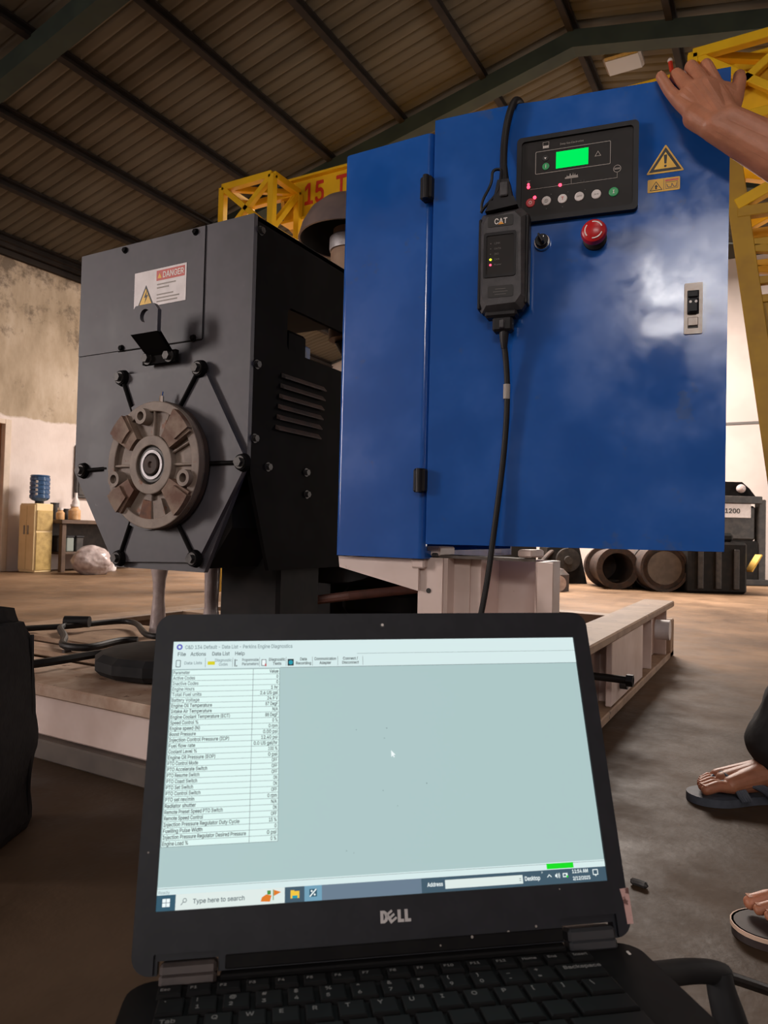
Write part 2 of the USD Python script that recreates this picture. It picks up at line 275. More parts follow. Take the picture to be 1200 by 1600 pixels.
M['plaster'] = usdkit.material(stage, L+'/stained_plaster_wall', {
    'g': ('geometry', {}), 's': ('separate_xyz', {}), 'n1': ('noise_texture', {'scale': 2.2, 'detail': 5., 'roughness': .6}), 'ma': ('math', {'math_type': 'multiply_add', 'value2': .22}),
    'st': ('map_range', {'from_min': 2.02, 'from_max': 2.05, 'to_min': 0., 'to_max': 1., 'clamp': True}),
    'mp': ('mapping', {'scale': (1.6, 1.6, .7)}), 'n2': ('noise_texture', {'scale': 1.5, 'detail': 6., 'roughness': .62}), 'up': ('rgb_ramp', {'ramp': [(.32, (.27, .205, .135)), (.5, (.40, .315, .225)), (.66, (.50, .41, .32))]}),
    'n3': ('noise_texture', {'scale': 3.1, 'detail': 7., 'roughness': .7}), 'band': ('map_range', {'range_type': 'smoothstep', 'from_min': 2.7, 'from_max': 3.5, 'to_min': 0., 'to_max': .10, 'clamp': True}), 'ad': ('math', {'math_type': 'add'}),
    'mo': ('map_range', {'from_min': .60, 'from_max': .73, 'to_min': 0., 'to_max': .8, 'clamp': True}), 'mx': ('mix', {'color2': (.085, .06, .04)}),
    'lowr': ('rgb_ramp', {'ramp': [(.35, (.60, .51, .47)), (.6, (.68, .59, .55))]}), 'fin': ('mix', {}), 'b': ('bump', {'strength': .25, 'distance': .03}), 'p': ('principled_bsdf', {'roughness': .85})},
    [('g.position', 's.vector'), ('g.position', 'n1.vector'), ('n1.fac', 'ma.value1'), ('s.z', 'ma.value3'), ('ma.value', 'st.value'), ('g.position', 'mp.vector'), ('mp.vector', 'n2.vector'), ('n2.fac', 'up.fac'),
     ('g.position', 'n3.vector'), ('s.z', 'band.value'), ('n3.fac', 'ad.value1'), ('band.result', 'ad.value2'), ('ad.value', 'mo.value'), ('mo.result', 'mx.fac'), ('up.color', 'mx.color1'),
     ('n1.fac', 'lowr.fac'), ('st.result', 'fin.fac'), ('lowr.color', 'fin.color1'), ('mx.color', 'fin.color2'), ('fin.color', 'p.base_color'), ('n2.fac', 'b.height'), ('b.normal', 'p.normal')], surface='p.BSDF')

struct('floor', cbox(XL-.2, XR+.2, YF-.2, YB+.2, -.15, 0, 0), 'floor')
DW = on(8, 890, 0, XL)[1]
wl = sbox(YF-.2, 0, YB+.2, EAVE-.02).difference(sbox(-5.35, 1.1, -3.75, 3.6)).difference(sbox(DW-.86, 0, DW-.02, 1.86))
struct('wall_left', plate_yz(wl, XL-.2, XL), 'plaster')
struct('wall_back', plate_xz(Polygon([(XL-.2, 0), (XR+.2, 0), (XR+.2, EAVE-.1), (1.0, 5.0), (-4.6, 5.0), (XL-.2, EAVE-.1)]), YB, YB+.2), 'white_wall')
struct('wall_back_gable', plate_xz(Polygon([(XL-.2, EAVE-.1), (-4.6, 5.0), (1.0, 5.0), (XR+.2, EAVE-.1), (XR+.2, roof_z(XR)-.04), (XRIDGE, ZR-.03), (XL-.2, EAVE-.06)]).buffer(0), YB+.02, YB+.1), 'roof')
struct('trim_1', cbox(XL, XR, YB-.012, YB, 2.39, 2.43, .003), 'print_dim')            # dark joint line across the back wall
struct('wall_right', plate_yz(sbox(YF-.2, 0, YB+.2, roof_z(XR)-.02).difference(sbox(8.3, 0, 10.9, 3.5)), XR, XR+.2), 'white_wall')
wf = Polygon([(XL-.2, 0), (XR+.2, 0), (XR+.2, roof_z(XR)-.06), (XRIDGE, ZR-.03), (XL-.2, EAVE-.06)])
wf = wf.difference(sbox(.95, 2.86, 3.25, 3.84))
struct('wall_front', plate_xz(wf, YF-.2, YF), 'white_wall')
fr = [cbox(.95, 3.25, YF-.14, YF-.06, 3.02, 3.17, .004)]+[cbox(x-.03, x+.03, YF-.14, YF-.06, 2.86, 3.84, .004) for x in (1.72, 2.49)]
struct('window_1', cat(*fr), 'purlin')
# roof sheets, corrugated, ridges running down the slope
def sheet(x0, x1):
    ys = np.arange(YF-.25, YB+.25, .13/10); zz = .016*np.maximum(0, np.cos(2*np.pi*ys/.13))**4-.004
    v, f = [], []
    for t in (0., .003):
        for x in (x0, x1): v += [(x, y, roof_z(x)+.02+z+t) for y, z in zip(ys, zz)]
    n = len(ys); k = np.arange(n-1)
    for t, o in ((0, 0), (1, 2*n)):
        q = np.stack([o+k, o+k+1, o+n+k+1, o+n+k], 1); f.append(q if t else q[:, ::-1])
    return trimesh.Trimesh(np.array(v), np.vstack([np.vstack([a[:, [0, 1, 2]], a[:, [0, 2, 3]]]) for a in f]), process=False)
struct('ceiling', sheet(XL-.25, XRIDGE), 'roof', 40); struct('ceiling', sheet(XRIDGE, XR+.25), 'roof', 40)
def purlin(x):
    z = roof_z(x); s = SL if x < XRIDGE else -SL
    p = Polygon([(-.03, -.11), (.03, -.11), (.03, -.09), (-.015, -.09), (-.015, -.02), (.03, -.02), (.03, 0), (-.03, 0)])
    p = affinity.translate(affinity.rotate(p, math.degrees(math.atan(s)), origin=(0, 0)), x, z)
    return plate_xz(p, YF, YB)
for k in range(0, 8): struct('roof_purlin', purlin(XRIDGE-.92*k+(.001 if k else 0)), 'purlin')
for k in range(1, 8): struct('roof_purlin', purlin(XRIDGE+.88*k), 'purlin')
def rafter(y, side):
    xe = XL if side < 0 else XR; m = []
    for z0, z1, w in ((-.095, -.265, .16),):
        q = Polygon([(XRIDGE, ZR+z0), (xe, roof_z(xe)+z0), (xe, roof_z(xe)+z1), (XRIDGE, ZR+z1)]); m.append(plate_xz(q, y-w/2, y+w/2))
    return cat(*m)
for y in (-2.55, .52, 3.59, 6.65, 9.72):
    struct('roof_rafter', rafter(y, -1), 'rafter'); struct('roof_rafter', rafter(y, 1), 'rafter')
struct('trim_2', cat(cbox(XL, XL+.10, YF, YB, EAVE-.14, EAVE-.02, .004), cbox(XL, XL+.06, YF, YB, EAVE-.22, EAVE-.15, .004)), 'purlin')
# brown door in the left wall
d1 = numbered('/World/door_1'); UsdGeom.Xform.Define(stage, d1); LOC[d1] = np.zeros(3); tag(stage.GetPrimAtPath(d1), kind='structure')
part(d1, 'door_leaf', cbox(XL-.10, XL-.055, DW-.80, DW-.08, .01, 1.80, .004), 'wood_door')
part(d1, 'door_frame', cat(cbox(XL-.12, XL+.02, DW-.08, DW, 0, 1.86, .004), cbox(XL-.12, XL+.02, DW-.86, DW-.80, 0, 1.86, .004), cbox(XL-.12, XL+.02, DW-.80, DW-.08, 1.80, 1.86, .004)), 'door_frame')
part(d1, 'door_handle', cat(cyl((XL-.055, DW-.13, .93), (XL-.02, DW-.13, .93), .012), cyl((XL-.02, DW-.13, .93), (XL+.0, DW-.13, .93), .026)), 'chrome')

# ================================================================== GANTRY CRANE
cr = thing('gantry_crane', 'yellow steel gantry crane lettered 15 T, spanning behind the machines under the roof', 'crane', (-2.2, 5.6, 0))
GY0, GY1 = 5.55, 5.95
part(cr, 'girder', cat(cbox(-4.36, -.10, GY0, GY1, 3.64, 4.02, .01), cbox(-4.36, -.10, GY0-.04, GY1+.04, 3.61, 3.64, .004), cbox(-4.36, -.10, GY0-.04, GY1+.04, 4.02, 4.045, .004)), 'yellow')
part(cr, 'end_plate', frame(ext(Point(0, 0).buffer(.24, quad_segs=10), .04), (-4.36, GY0+.2, 3.83), (0, 1, 0), (0, 0, 1), (1, 0, 0)), 'yellow_dark')
for s, x, w in (('15', -4.10, .0), ('T', -3.735, .0)):
    t = text(s, .2, .004, True); t.apply_translation([-t.bounds[0][0], 0, 0]); t.apply_scale([.72, 1, 1])
    part(cr, 'lettering', frame(t, (x, GY0-.001, 3.765), (1, 0, 0), (0, 0, 1), (0, -1, 0)), 'red_print', False, label='red stencilled capacity marking')
def lattice_box(x0, x1, y0, y1, z0, z1, w=.065):
    P = lambda a, b, c: np.array([(x0, x1)[a], (y0, y1)[b], (z0, z1)[c]])
    E = [(P(0, 0, 0), P(0, 0, 1)), (P(1, 0, 0), P(1, 0, 1)), (P(0, 1, 0), P(0, 1, 1)), (P(1, 1, 0), P(1, 1, 1))]
    E += [(P(0, b, c), P(1, b, c)) for b in (0, 1) for c in (0, 1)]+[(P(a, 0, c), P(a, 1, c)) for a in (0, 1) for c in (0, 1)]
    for p, q in E: part(cr, 'chord', bar(p, q, w), 'yellow')
    for p, q in [(P(0, 0, 0), P(1, 0, 1)), (P(0, 0, 1), P(1, 0, 0)), (P(0, 0, 1), P(1, 1, 1)), (P(1, 0, 0), P(1, 1, 1)), (P(0, 0, 0), P(0, 1, 1)), (P(0, 1, 0), P(1, 1, 1)), (P(0, 0, 0), P(1, 1, 0))]:
        part(cr, 'brace', bar(p, q, w*.8), 'yellow')
lattice_box(-4.74, -4.14, 5.10, 5.50, 3.36, 3.87); lattice_box(-.56, .10, 5.10, 5.50, 3.36, 3.87)
part(cr, 'gusset_plate', plate_xz(Polygon([(-.34, 3.42), (.1, 3.42), (.1, 3.86), (-.2, 3.72)]), 5.16, 5.18), 'yellow')
def leg(cx, sgn):
    XL_ = lambda z: cx-.25-.135*z+.02; XRr = lambda z: cx+.25+.135*z-.02
    for y in (5.10, 5.50):
        for X, s in ((XL_, 1), (XRr, -1)):
            part(cr, 'leg_chord', bar((X(.12)+s*.06, y, .12), (X(3.36)+s*.06, y, 3.36), .12, .06, (0, 1, 0)), 'yellow_dark')
        for z in (2.73, 2.52, 2.27, 2.15): part(cr, 'rung', bar((XL_(z)+.05, y, z), (XRr(z)-.05, y, z-.03), .07 if z > 2.6 else .05), 'yellow_dark')
        part(cr, 'brace', bar((XL_(2.78)+.05, y, 2.78), (XRr(3.3)-.05, y, 3.3), .075), 'yellow'); part(cr, 'brace', bar((XL_(3.2)+.05, y, 3.2), (XRr(2.78)-.05, y, 2.78), .075), 'yellow')
        part(cr, 'brace', bar((XL_(2.5)+.05, y, 2.50), (XRr(2.27)-.05, y, 2.27), .05), 'yellow_dark')
        part(cr, 'web_plate', plate_xz(Polygon([(XL_(2.12)+.08, 2.12), (XRr(2.12)-.08, 2.12), (XRr(.25)-.08, .25), (XL_(.25)+.08, .25)]), y-.012, y+.012), 'yellow_dark')
    for z in (2.73, 2.27, 1.2, .4):
        for X, s in ((XL_, 1), (XRr, -1)): part(cr, 'tie', bar((X(z)+s*.06, 5.1, z), (X(z)+s*.06, 5.5, z), .05), 'yellow_dark')
    part(cr, 'foot_beam', cbox(cx-.35, cx+.35, 4.9, 5.7, .10, .2, .01), 'yellow_dark')
    for y in (5.0, 5.6): part(cr, 'wheel', cyl((cx-.03, y, .1), (cx+.03, y, .1), .099, 24), 'dark_things')
leg(.27, 1)
for y in (5.10, 5.50): part(cr, 'end_post', bar((-4.64, y, .0), (-4.64, y, 3.36), .12, .08, (0, 1, 0)), 'yellow_dark')
bp = on(1047, 96, 1, 5.05)
part(cr, 'beacon', cat(cyl(bp+[0.012, 0, -.07], bp, .014, 12), bar(bp+[0.012, 0, -.07], (-.54, 5.10, bp[2]-.09), .012)), 'red_print', label='small red beacon on a bracket')
part(cr, 'beacon_cap', trimesh.creation.icosphere(2, .017, ).apply_translation(bp+[0, 0, .006]), 'print_white')

# ---- lamps under the roof
fl = onp(977, 95, (XRIDGE, 0, ZR-.16), (SL, 0, 1))
f0 = thing('flood_lamp', 'pale grey rectangular flood lamp hung from the roof near the ridge', 'lamp', fl)
part(f0, 'housing', cbox(fl[0]-.19, fl[0]+.16, fl[1]-.14, fl[1]+.14, fl[2]-.03, fl[2]+.05, .02), 'latch_metal')
part(f0, 'lamp_glass', cbox(fl[0]-.17, fl[0]+.14, fl[1]-.12, fl[1]+.12, fl[2]-.036, fl[2]-.029, .003), 'lamp_glass')
part(f0, 'bracket', cat(bar(fl+[-.1, 0, .05], fl+[-.1, 0, roof_z(fl[0]-.1)-fl[2]], .03), bar(fl+[.08, 0, .05], fl+[.08, 0, roof_z(fl[0]+.08)-fl[2]], .03)), 'purlin')
for k, (pa, pb, lab) in enumerate((((1144, 279), (1161, 279), 'lit white tube lamp below the roof, nearer to the blue door edge'), ((1177, 282), (1181, 284), 'lit white tube lamp below the roof, half hidden by the crane and forearm'))):
    a, b = on(*pa, 1, 8.4), on(*pb, 1, 8.4)
    if k: b = a+np.array([.6, 0, 0])
    tl_ = thing('tube_lamp', lab, 'lamp', a, 'tube lamps under the roof')
    part(tl_, 'tube', cyl(a, b, .02, 12), 'lamp_on'); part(tl_, 'tray', cbox(a[0]-.02, b[0]+.02, a[1]-.06, a[1]+.06, a[2]+.022, a[2]+.06, .004), 'latch_metal')
    for q in (a, b): part(tl_, 'hanger', cyl((q[0], q[1], q[2]+.06), (q[0], q[1], roof_z(q[0])), .006, 8), 'purlin')
# ================================================================== GENERATOR SET: skid, alternator, engine
SK0, SK1, SKX0, SKX1 = 1.165, 3.95, -2.75, -.49
sk = thing('skid_base', 'cream painted steel skid base of dusty beams under the black machine', 'skid', (-1.6, 2.5, 0))
part(sk, 'front_beam', cat(cbox(SKX0, SKX1, SK0+.03, SK0+.05, .05, .165, .002), cbox(SKX0, -1.10, SK0+.022, SK0+.032, .055, .158, .002)), 'cream')
part(sk, 'front_flange', cat(cbox(SKX0, SKX1, SK0, SK0+.16, .158, .19, .004)), 'cream_dusty')
part(sk, 'bottom_flange', cbox(SKX0, SKX1, SK0, SK0+.13, 0, .05, .004), 'flange_dark')
for i, (y0, y1, z) in enumerate(((1.335, 1.42, .183), (1.45, 1.50, .196), (1.53, 1.60, .183), (1.63, 1.68, .194))): part(sk, 'deck_strip', cbox(SKX0+.05, SKX1-.16, y0, y1, z-.018, z, .004), 'cream_dusty' if i % 2 == 0 else 'deck_brown')
part(sk, 'deck_plate', cbox(SKX0+.04, SKX1-.16, 1.69, 2.12, .165, .183, .004), 'deck_brown')
part(sk, 'cross_beam', cbox(SKX0+.04, SKX1-.16, 1.75, 1.86, .04, .164, .005), 'deck_brown')
part(sk, 'cross_beam', cbox(SKX0+.04, SKX1-.16, 2.60, 2.75, .04, .18, .005), 'deck_brown')
part(sk, 'end_beam', cbox(SKX0, SKX1, SK1-.12, SK1, .0, .19, .005), 'deck_brown')
for x0, n in ((-.64, 'right'), (SKX0, 'left')):
    x1 = x0+.15; zt = .28 if n == 'right' else .185
    part(sk, 'side_flange', cbox(x0, x1, SK0, SK1, zt-.03, zt, .005), 'deck_brown', label='beam top covered with brown dust')
    part(sk, 'side_web', cbox((x0+x1)/2-.01, (x0+x1)/2+.01, SK0, SK1, .03, zt-.03, .002), 'cream')
    part(sk, 'side_flange', cbox(x0, x1, SK0, SK1, 0, .03, .004), 'deck_brown')
    for y in (1.5, 2.1, 2.55, 2.8, 3.3, 3.75):
        part(sk, 'stiffener', cbox(x0+.02, x1-.01, y-.006, y+.006, .03, zt-.03, .002), 'cream')
part(sk, 'side_plate', cbox(-.515, -.495, 2.45, 3.05, .035, .25, .003), 'cream'); part(sk, 'lifting_boss', cyl((-.50, 3.42, .19), (-.44, 3.42, .19), .045, 20), 'label_white', label='white round boss')
part(sk, 'side_stud', cat(cyl((-.56, 2.30, .16), (-.40, 2.30, .16), .012, 12), cyl((-.42, 2.30, .16), (-.40, 2.30, .16), .02, 6)), 'hose')
part(sk, 'side_drain', cat(cyl((-.497, 2.6, .09), (-.47, 2.6, .09), .02, 12)), 'dark_things')
# things lying on the skid's inner deck at its right
part(sk, 'inner_deck', cbox(-1.15, -.66, 2.2, 3.8, .12, .14, .004), 'copper_brown')

AX0, AX1, AY, AZ0, AZ1 = -1.842, -1.18, 1.385, .482, 1.402
al = thing('alternator', 'black generator alternator with a grey flange, danger label and side louvres', 'generator', (-1.51, 1.8, .48))
front = Polygon([(AX0, AZ1), (AX1, AZ1), (AX1, .768), (-1.312, AZ0), (-1.650, AZ0), (AX0+.004, .752)])
side_hole = rrect(AY+.150, AY+.70, 1.085, 1.205, .02); side = Polygon([(AY+.014, .74), (AY+.10, .49), (AY+.90, .49), (AY+.90, AZ1-.004), (AY+.014, AZ1-.004)]).difference(side_hole)
louv = [(1.496+.004*k, .866+.0285*k) for k in range(6)]
part(al, 'front_plate', plate_xz(front, AY, AY+.014), 'black_dusty')
part(al, 'side_panel', plate_yz(side, AX1-.012, AX1), 'black_steel'); part(al, 'side_panel', plate_yz(side.intersection(sbox(0, .78, 9, 2)), AX0, AX0+.012), 'black_steel')
part(al, 'top_panel', cbox(AX0, AX1, AY+.014, AY+.90, AZ1-.016, AZ1, .002), 'black_steel')
part(al, 'lower_casing', cat(frame(ext(Polygon([(-1.235, .79), (-1.235, .60), (-1.312, AZ0+.01), (-1.650, AZ0+.01), (AX0+.03, .75), (AX0+.03, .79)]), .88), (0, AY+.014, 0), (1, 0, 0), (0, 0, 1), (0, 1, 0)),
     cbox(AX0+.06, -1.22, AY+.05, AY+.80, .79, .98, .02)), 'black_greasy')
part(al, 'cross_bar', cbox(AX0+.012, AX1-.012, AY+.50, AY+.55, 1.055, 1.10, .004), 'copper_brown', label='oxide red bar inside the side opening')
tb = part(al, 'terminal_block', cat(cbox(-1.62, -1.50, AY+.30, AY+.50, 1.10, 1.15, .008), cbox(-1.80, -1.30, AY+.60, AY+.70, 1.0, 1.11, .008), cbox(-1.34, -1.22, AY+.20, AY+.30, 1.03, 1.165, .01), cbox(-1.60, -1.3, AY+.15, AY+.7, .97, 1.03, .004)), 'black_steel')
part(tb, 'blue_relay', cbox(-1.222, -1.20, AY+.30, AY+.345, 1.01, 1.055, .004), 'blue_edge', label='small blue relay')
part(tb, 'blue_relay', cbox(-1.30, -1.25, AY+.31, AY+.36, 1.10, 1.15, .004), 'blue_edge', label='small blue relay')
for y, z in louv:
    pr = Polygon([(0, 0), (.012, -.004), (.013, -.001), (.002, .011), (0, .011)])
    part(al, 'louvre', frame(ext(pr, .198), (AX1, y, z), (1, 0, 0), (0, 0, 1), (0, 1, 0)), 'dark_rust', label='rusty side louvre')
for y, z in ((AY+.026, 1.366), (AY+.026, 1.02), (AY+.026, .83), (AY+.083, .762), (AY+.254, .762), (AY+.26, .70)): part(al, 'bolt', hexbolt((AX1, y, z), (1, 0, 0), .009, .008), 'bolt')
cv = part(al, 'cover_panel', plate_xz(sbox(AX0+.006, 1.098, -1.343, AZ1-.004), AY-.004, AY), 'black_dusty')
for x, z in ((-1.648, 1.386), (-1.376, 1.388), (-1.649, 1.104), (-1.372, 1.102)): part(cv, 'bolt', hexbolt((x, AY-.004, z), (0, -1, 0), .007, .006), 'black_steel')
part(al, 'trim_strip', cat(bar((-1.344, AY-.001, 1.098), (-1.344, AY-.001, AZ1), .004, .004), bar((-1.667, AY-.001, 1.097), (-1.344, AY-.001, 1.097), .004, .004)), 'black_greasy')
# bearing bracket: raised hexagon with radiating ribs and a boss with a bolt at every corner
HEX = [tuple(on(a, b, 1, AY-.026)[[0, 2]]) for a, b in ((187, 590), (308, 575), (375, 722), (300, 873), (182, 872), (126, 735))]
HEX0 = (-1.505, .766); CX, CZ = on(241, 727, 1, 1.338)[0], on(241, 727, 1, 1.338)[2]
eb = part(al, 'bearing_bracket', cat(plate_xz(Polygon(HEX).buffer(.010, quad_segs=3), AY-.014, AY), plate_xz(Point(*HEX0).buffer(.178, quad_segs=12), AY-.022, AY-.014)), 'black_dusty')
for x, z in HEX:
    d = np.array([x-HEX0[0], z-HEX0[1]]); d /= np.linalg.norm(d); a = np.array(HEX0)+d*.165
    part(eb, 'rib', bar((a[0], AY-.017, a[1]), (x, AY-.017, z), .011, .012, (0, 1, 0)), 'black_steel')
    part(eb, 'corner_boss', cyl((x, AY-.012, z), (x, AY-.026, z), .024, 20, .020), 'black_steel')
    part(eb, 'corner_bolt', hexbolt((x, AY-.026, z), (0, -1, 0), .012, .010), 'bolt')
# grey flange with rusty pads
FY = AY-.02
HS = .60
_lathe, _plate_xz = lathe, plate_xz
def lathe(pr, o, d, n=32, unit=False): return _lathe([(r, h*HS) for r, h in pr], np.array([o[0], FY+(o[1]-FY)*HS, o[2]]), d, n, unit)
fg = part(al, 'flange', cat(lathe([(.0, 0), (.170, 0), (.1715, .006), (.1715, .030), (.168, .034), (.060, .034), (.060, .02), (0, .02)], (CX, FY, CZ), (0, -1, 0), 56)), 'dark_rust', label='rusty flange disc')
ring = lambda r0, r1, h0, h1, n=56: lathe([(r0, h0), (r1, h0), (r1, h1-.002), (r1-.002, h1), (r0+.002, h1), (r0, h1-.002), (r0, h0)], (CX, FY, CZ), (0, -1, 0), n)
part(fg, 'flange_rim', ring(.143, .169, .033, .062), 'cast_grey'); part(fg, 'hub_ring', ring(.052, .078, .033, .070), 'cast_grey'); part(fg, 'flange_web', ring(.055, .148, .030, .040), 'cast_grey')
RSC = .955
pol = lambda r, a: (CX+RSC*r*math.cos(math.radians(a)), CZ+RSC*r*math.sin(math.radians(a)))
def sector(r0, r1, a0, a1, h0, h1):
    A = np.linspace(a0, a1, 8); p = Polygon([pol(r1, a) for a in A]+[pol(r0, a) for a in A[::-1]]); return _plate_xz(p, FY-h1*HS, FY-h0*HS)
for a0, a1, m in ((30, 60, 'pad'), (124, 152, 'pad'), (206, 232, 'pad'), (306, 334, 'pad')):
    part(fg, 'flange_pad', cat(sector(.088, .172, a0, a1, .03, .078), sector(.12, .176, a0+3, a1-3, .03, .09)), m, label='rust covered pad on the flange')
for a, m in ((262, 'rust'), (284, 'cast_grey')): part(fg, 'flange_pad', sector(.10, .165, a-9, a+9, .03, .058), m)
for a in (104, 196, 344):
    x, z = pol(.140, a); b = lathe([(.012, .0), (.0235, .0), (.0215, .075), (.012, .075), (.012, .0)], (x, FY-.01, z), (0, -1, 0), 24); part(fg, 'flange_boss', b, 'cast_grey'); part(fg, 'boss_hole', cyl((x, FY-.035*HS, z), (x, FY-.04*HS, z), .012, 16), 'dark_things')
for a in (0, 90, 180, 270, 68, 24): part(fg, 'flange_rib', bar((*np.array([pol(.074, a)[0], FY-.045*HS]), pol(.074, a)[1]), (pol(.152, a)[0], FY-.045*HS, pol(.152, a)[1]), .007, .014, (0, 1, 0)), 'cast_grey')
be = part(al, 'bearing', lathe([(.026, .03), (.050, .03), (.050, .062), (.046, .066), (.030, .066), (.026, .06), (.026, .03)], (CX+.006, FY, CZ), (0, -1, 0), 40), 'bolt')
part(be, 'bearing_ring', lathe([(.031, .064), (.0395, .064), (.039, .071), (.0315, .071), (.031, .064)], (CX+.006, FY, CZ), (0, -1, 0), 40), 'bare_steel', label='bright steel bearing ring')
part(al, 'shaft', lathe([(0, .02), (.0265, .02), (.0265, .074), (.024, .078), (.009, .078), (.006, .070), (0, .070)], (CX+.006, FY, CZ), (0, -1, 0), 32), 'dark_rust', label='rusty shaft end with a centre hole')
lathe = _lathe
part(al, 'grease_nipple', cat(cyl((CX+.012, FY-.02, CZ+.169), (CX+.012, FY-.02, CZ+.185), .006, 10), cyl((CX+.012, FY-.02, CZ+.185), (CX+.014, FY-.02, CZ+.197), .003, 8)), 'chrome')
LQ = on(228, 499, 1, AY-.094); LS = LQ[0]+1.555; LB = on(246, 565, 1, AY-.03); LT = LQ[2]-1.160
# lifting lug: foot bolted to the plate, slope outwards, upright tongue with an eye
lu = part(al, 'lifting_lug', plate_xz(sbox(LB[0]-.062, 1.040, LB[0]+.062, 1.072), AY-.026, AY-.014), 'black_steel')
sl_ = trimesh.convex.convex_hull(np.array([(LB[0]-.045, AY-.014, 1.066), (LB[0]+.045, AY-.014, 1.066), (LB[0]-.045, AY-.026, 1.062), (LB[0]+.045, AY-.026, 1.062), (-1.604+LS, AY-.088, 1.127+LT), (-1.506+LS, AY-.088, 1.127+LT), (-1.604+LS, AY-.100, 1.123+LT), (-1.506+LS, AY-.100, 1.123+LT)]))
part(lu, 'lug_slope', sl_, 'black_steel')
to = affinity.translate(Polygon([(-1.604, 1.123+LT), (-1.506, 1.123+LT), (-1.506, 1.180+LT), (-1.521, 1.197+LT), (-1.588, 1.197+LT), (-1.604, 1.180+LT)]).difference(Point(-1.553, 1.168+LT).buffer(.0175, quad_segs=8)), LS, 0)
part(lu, 'lug_tongue', plate_xz(to, AY-.100, AY-.088), 'black_dusty')
for x in (LB[0]-.040, LB[0]+.040): part(lu, 'lug_bolt', hexbolt((x, AY-.026, 1.055), (0, -1, 0), .012, .012), 'bolt')
# danger label
wl_ = part(al, 'danger_label', plate_xz(sbox(-1.604, 1.209, -1.405, 1.311), AY-.0052, AY-.004), 'label_white', False, label='white danger label with a red header and yellow triangle')
yq = AY-.0058
part(wl_, 'label_header', plate_xz(sbox(-1.517, 1.277, -1.411, 1.305), yq, AY-.0052), 'label_red', False)
t = text('DANGER', .016, .0004, True); t.apply_translation([-t.bounds[0][0], 0, 0]); t.apply_scale([.078/t.bounds[1][0], 1, 1]); part(wl_, 'label_header_text', frame(t, (-1.492, yq, 1.283), (1, 0, 0), (0, 0, 1), (0, -1, 0)), 'print_white', False)
part(wl_, 'small_triangle', plate_xz(Polygon([(-1.513, 1.283), (-1.497, 1.283), (-1.505, 1.298)]), yq-.0003, yq), 'sticker_yellow', False)
tri = Polygon([(-1.588, 1.213), (-1.526, 1.213), (-1.557, 1.271)])
part(wl_, 'warning_triangle', plate_xz(tri, yq, AY-.0052), 'print_black', False); part(wl_, 'triangle_field', plate_xz(tri.buffer(-.0045), yq-.0004, yq), 'sticker_yellow', False)
part(wl_, 'lightning_bolt', plate_xz(Polygon([(-1.553, 1.256), (-1.563, 1.236), (-1.556, 1.237), (-1.560, 1.221), (-1.548, 1.243), (-1.555, 1.242)]), yq-.0008, yq-.0004), 'print_black', False)
for k, wd in enumerate((.07, .045, 0, .062, .085, .078)):
    if wd: part(wl_, 'label_line', plate_xz(sbox(-1.514, 1.2645-.0095*k, -1.514+wd, 1.268-.0095*k), yq, AY-.0052), 'print_grey', False)
# mounting legs under the alternator
part(al, 'mounting_leg', cat(cbox(-1.455, -1.235, AY+.215, AY+.42, .19, .60, .01), cbox(-1.48, -1.22, AY+.19, AY+.45, .185, .21, .005)), 'black_greasy')
part(al, 'mounting_leg', cat(cbox(-1.84, -1.66, AY+.70, AY+.92, .19, .60, .01)), 'black_greasy')

# engine behind the alternator
en = thing('diesel_engine', 'dark diesel engine with a mushroom air intake cap behind the black alternator', 'engine', (-1.45, 2.9, .19))
part(en, 'engine_block', cat(cbox(-1.75, -1.15, 2.42, 3.75, .38, 1.05, .04), cbox(-1.68, -1.2, 2.45, 3.7, 1.05, 1.25, .04), cbox(-1.62, -1.28, 2.5, 3.6, .24, .38, .04)), 'black_greasy')
part(en, 'flywheel_housing', cyl((-1.5, 2.30, .78), (-1.5, 2.43, .78), .38, 40), 'black_greasy')
for k in range(6): part(en, 'rocker_cover', cbox(-1.6, -1.28, 2.5+.2*k, 2.67+.2*k, 1.25, 1.33, .02), 'black_greasy')
for x in (-1.72, -1.18):
    for y in (2.6, 3.6): part(en, 'engine_mount', cbox(x-.06, x+.06, y-.08, y+.08, .17, .42, .01), 'black_greasy')
bo = on(548, 377, 1, 2.36); RB = .205
part(en, 'intake_cap', lathe([(0, .165), (.06, .162), (.12, .145), (.165, .105), (.195, .05), (RB, .012), (RB+.004, 0), (RB-.004, 0), (.185, .05), (.155, .10), (.11, .135), (0, .150)], bo, (0, 0, 1), 56), 'cap_metal', label='domed air intake cap')
part(en, 'cap_shade_skin', lathe([(0, .145), (.11, .130), (.152, .096), (.182, .048), (RB-.006, .004), (RB-.008, .004), (.180, .048), (.150, .094), (.108, .127), (0, .142)], bo, (0, 0, 1), 56), 'black_greasy')  # near-black inner skin: shade under the dome put into the colour
part(en, 'intake_neck', lathe([(0, -.40), (.078, -.40), (.078, -.05), (.070, -.04), (.070, .04), (0, .04)], bo, (0, 0, 1), 32), 'deck_brown')
part(en, 'intake_collar', lathe([(.071, -.045), (.082, -.045), (.084, -.036), (.084, .006), (.076, .014), (.071, -.045)], bo, (0, 0, 1), 32), 'bare_steel', label='bright steel clamp')
part(en, 'intake_pipe', tube(spline([bo+[0, 0, -.38], (bo[0]+.02, 2.45, bo[2]-.47), (bo[0]+.03, 2.7, 1.25)], 6), .06, 16), 'black_greasy')

part(en, 'fuel_pipe', tube([on(424, 948, 1, 2.0), on(475, 940, 1, 2.0), on(545, 931, 1, 2.0), (-1.0, 2.3, .42), (-1.18, 2.6, .5)], .016, 10), 'copper_brown', label='oxide red pipe low beside the engine')
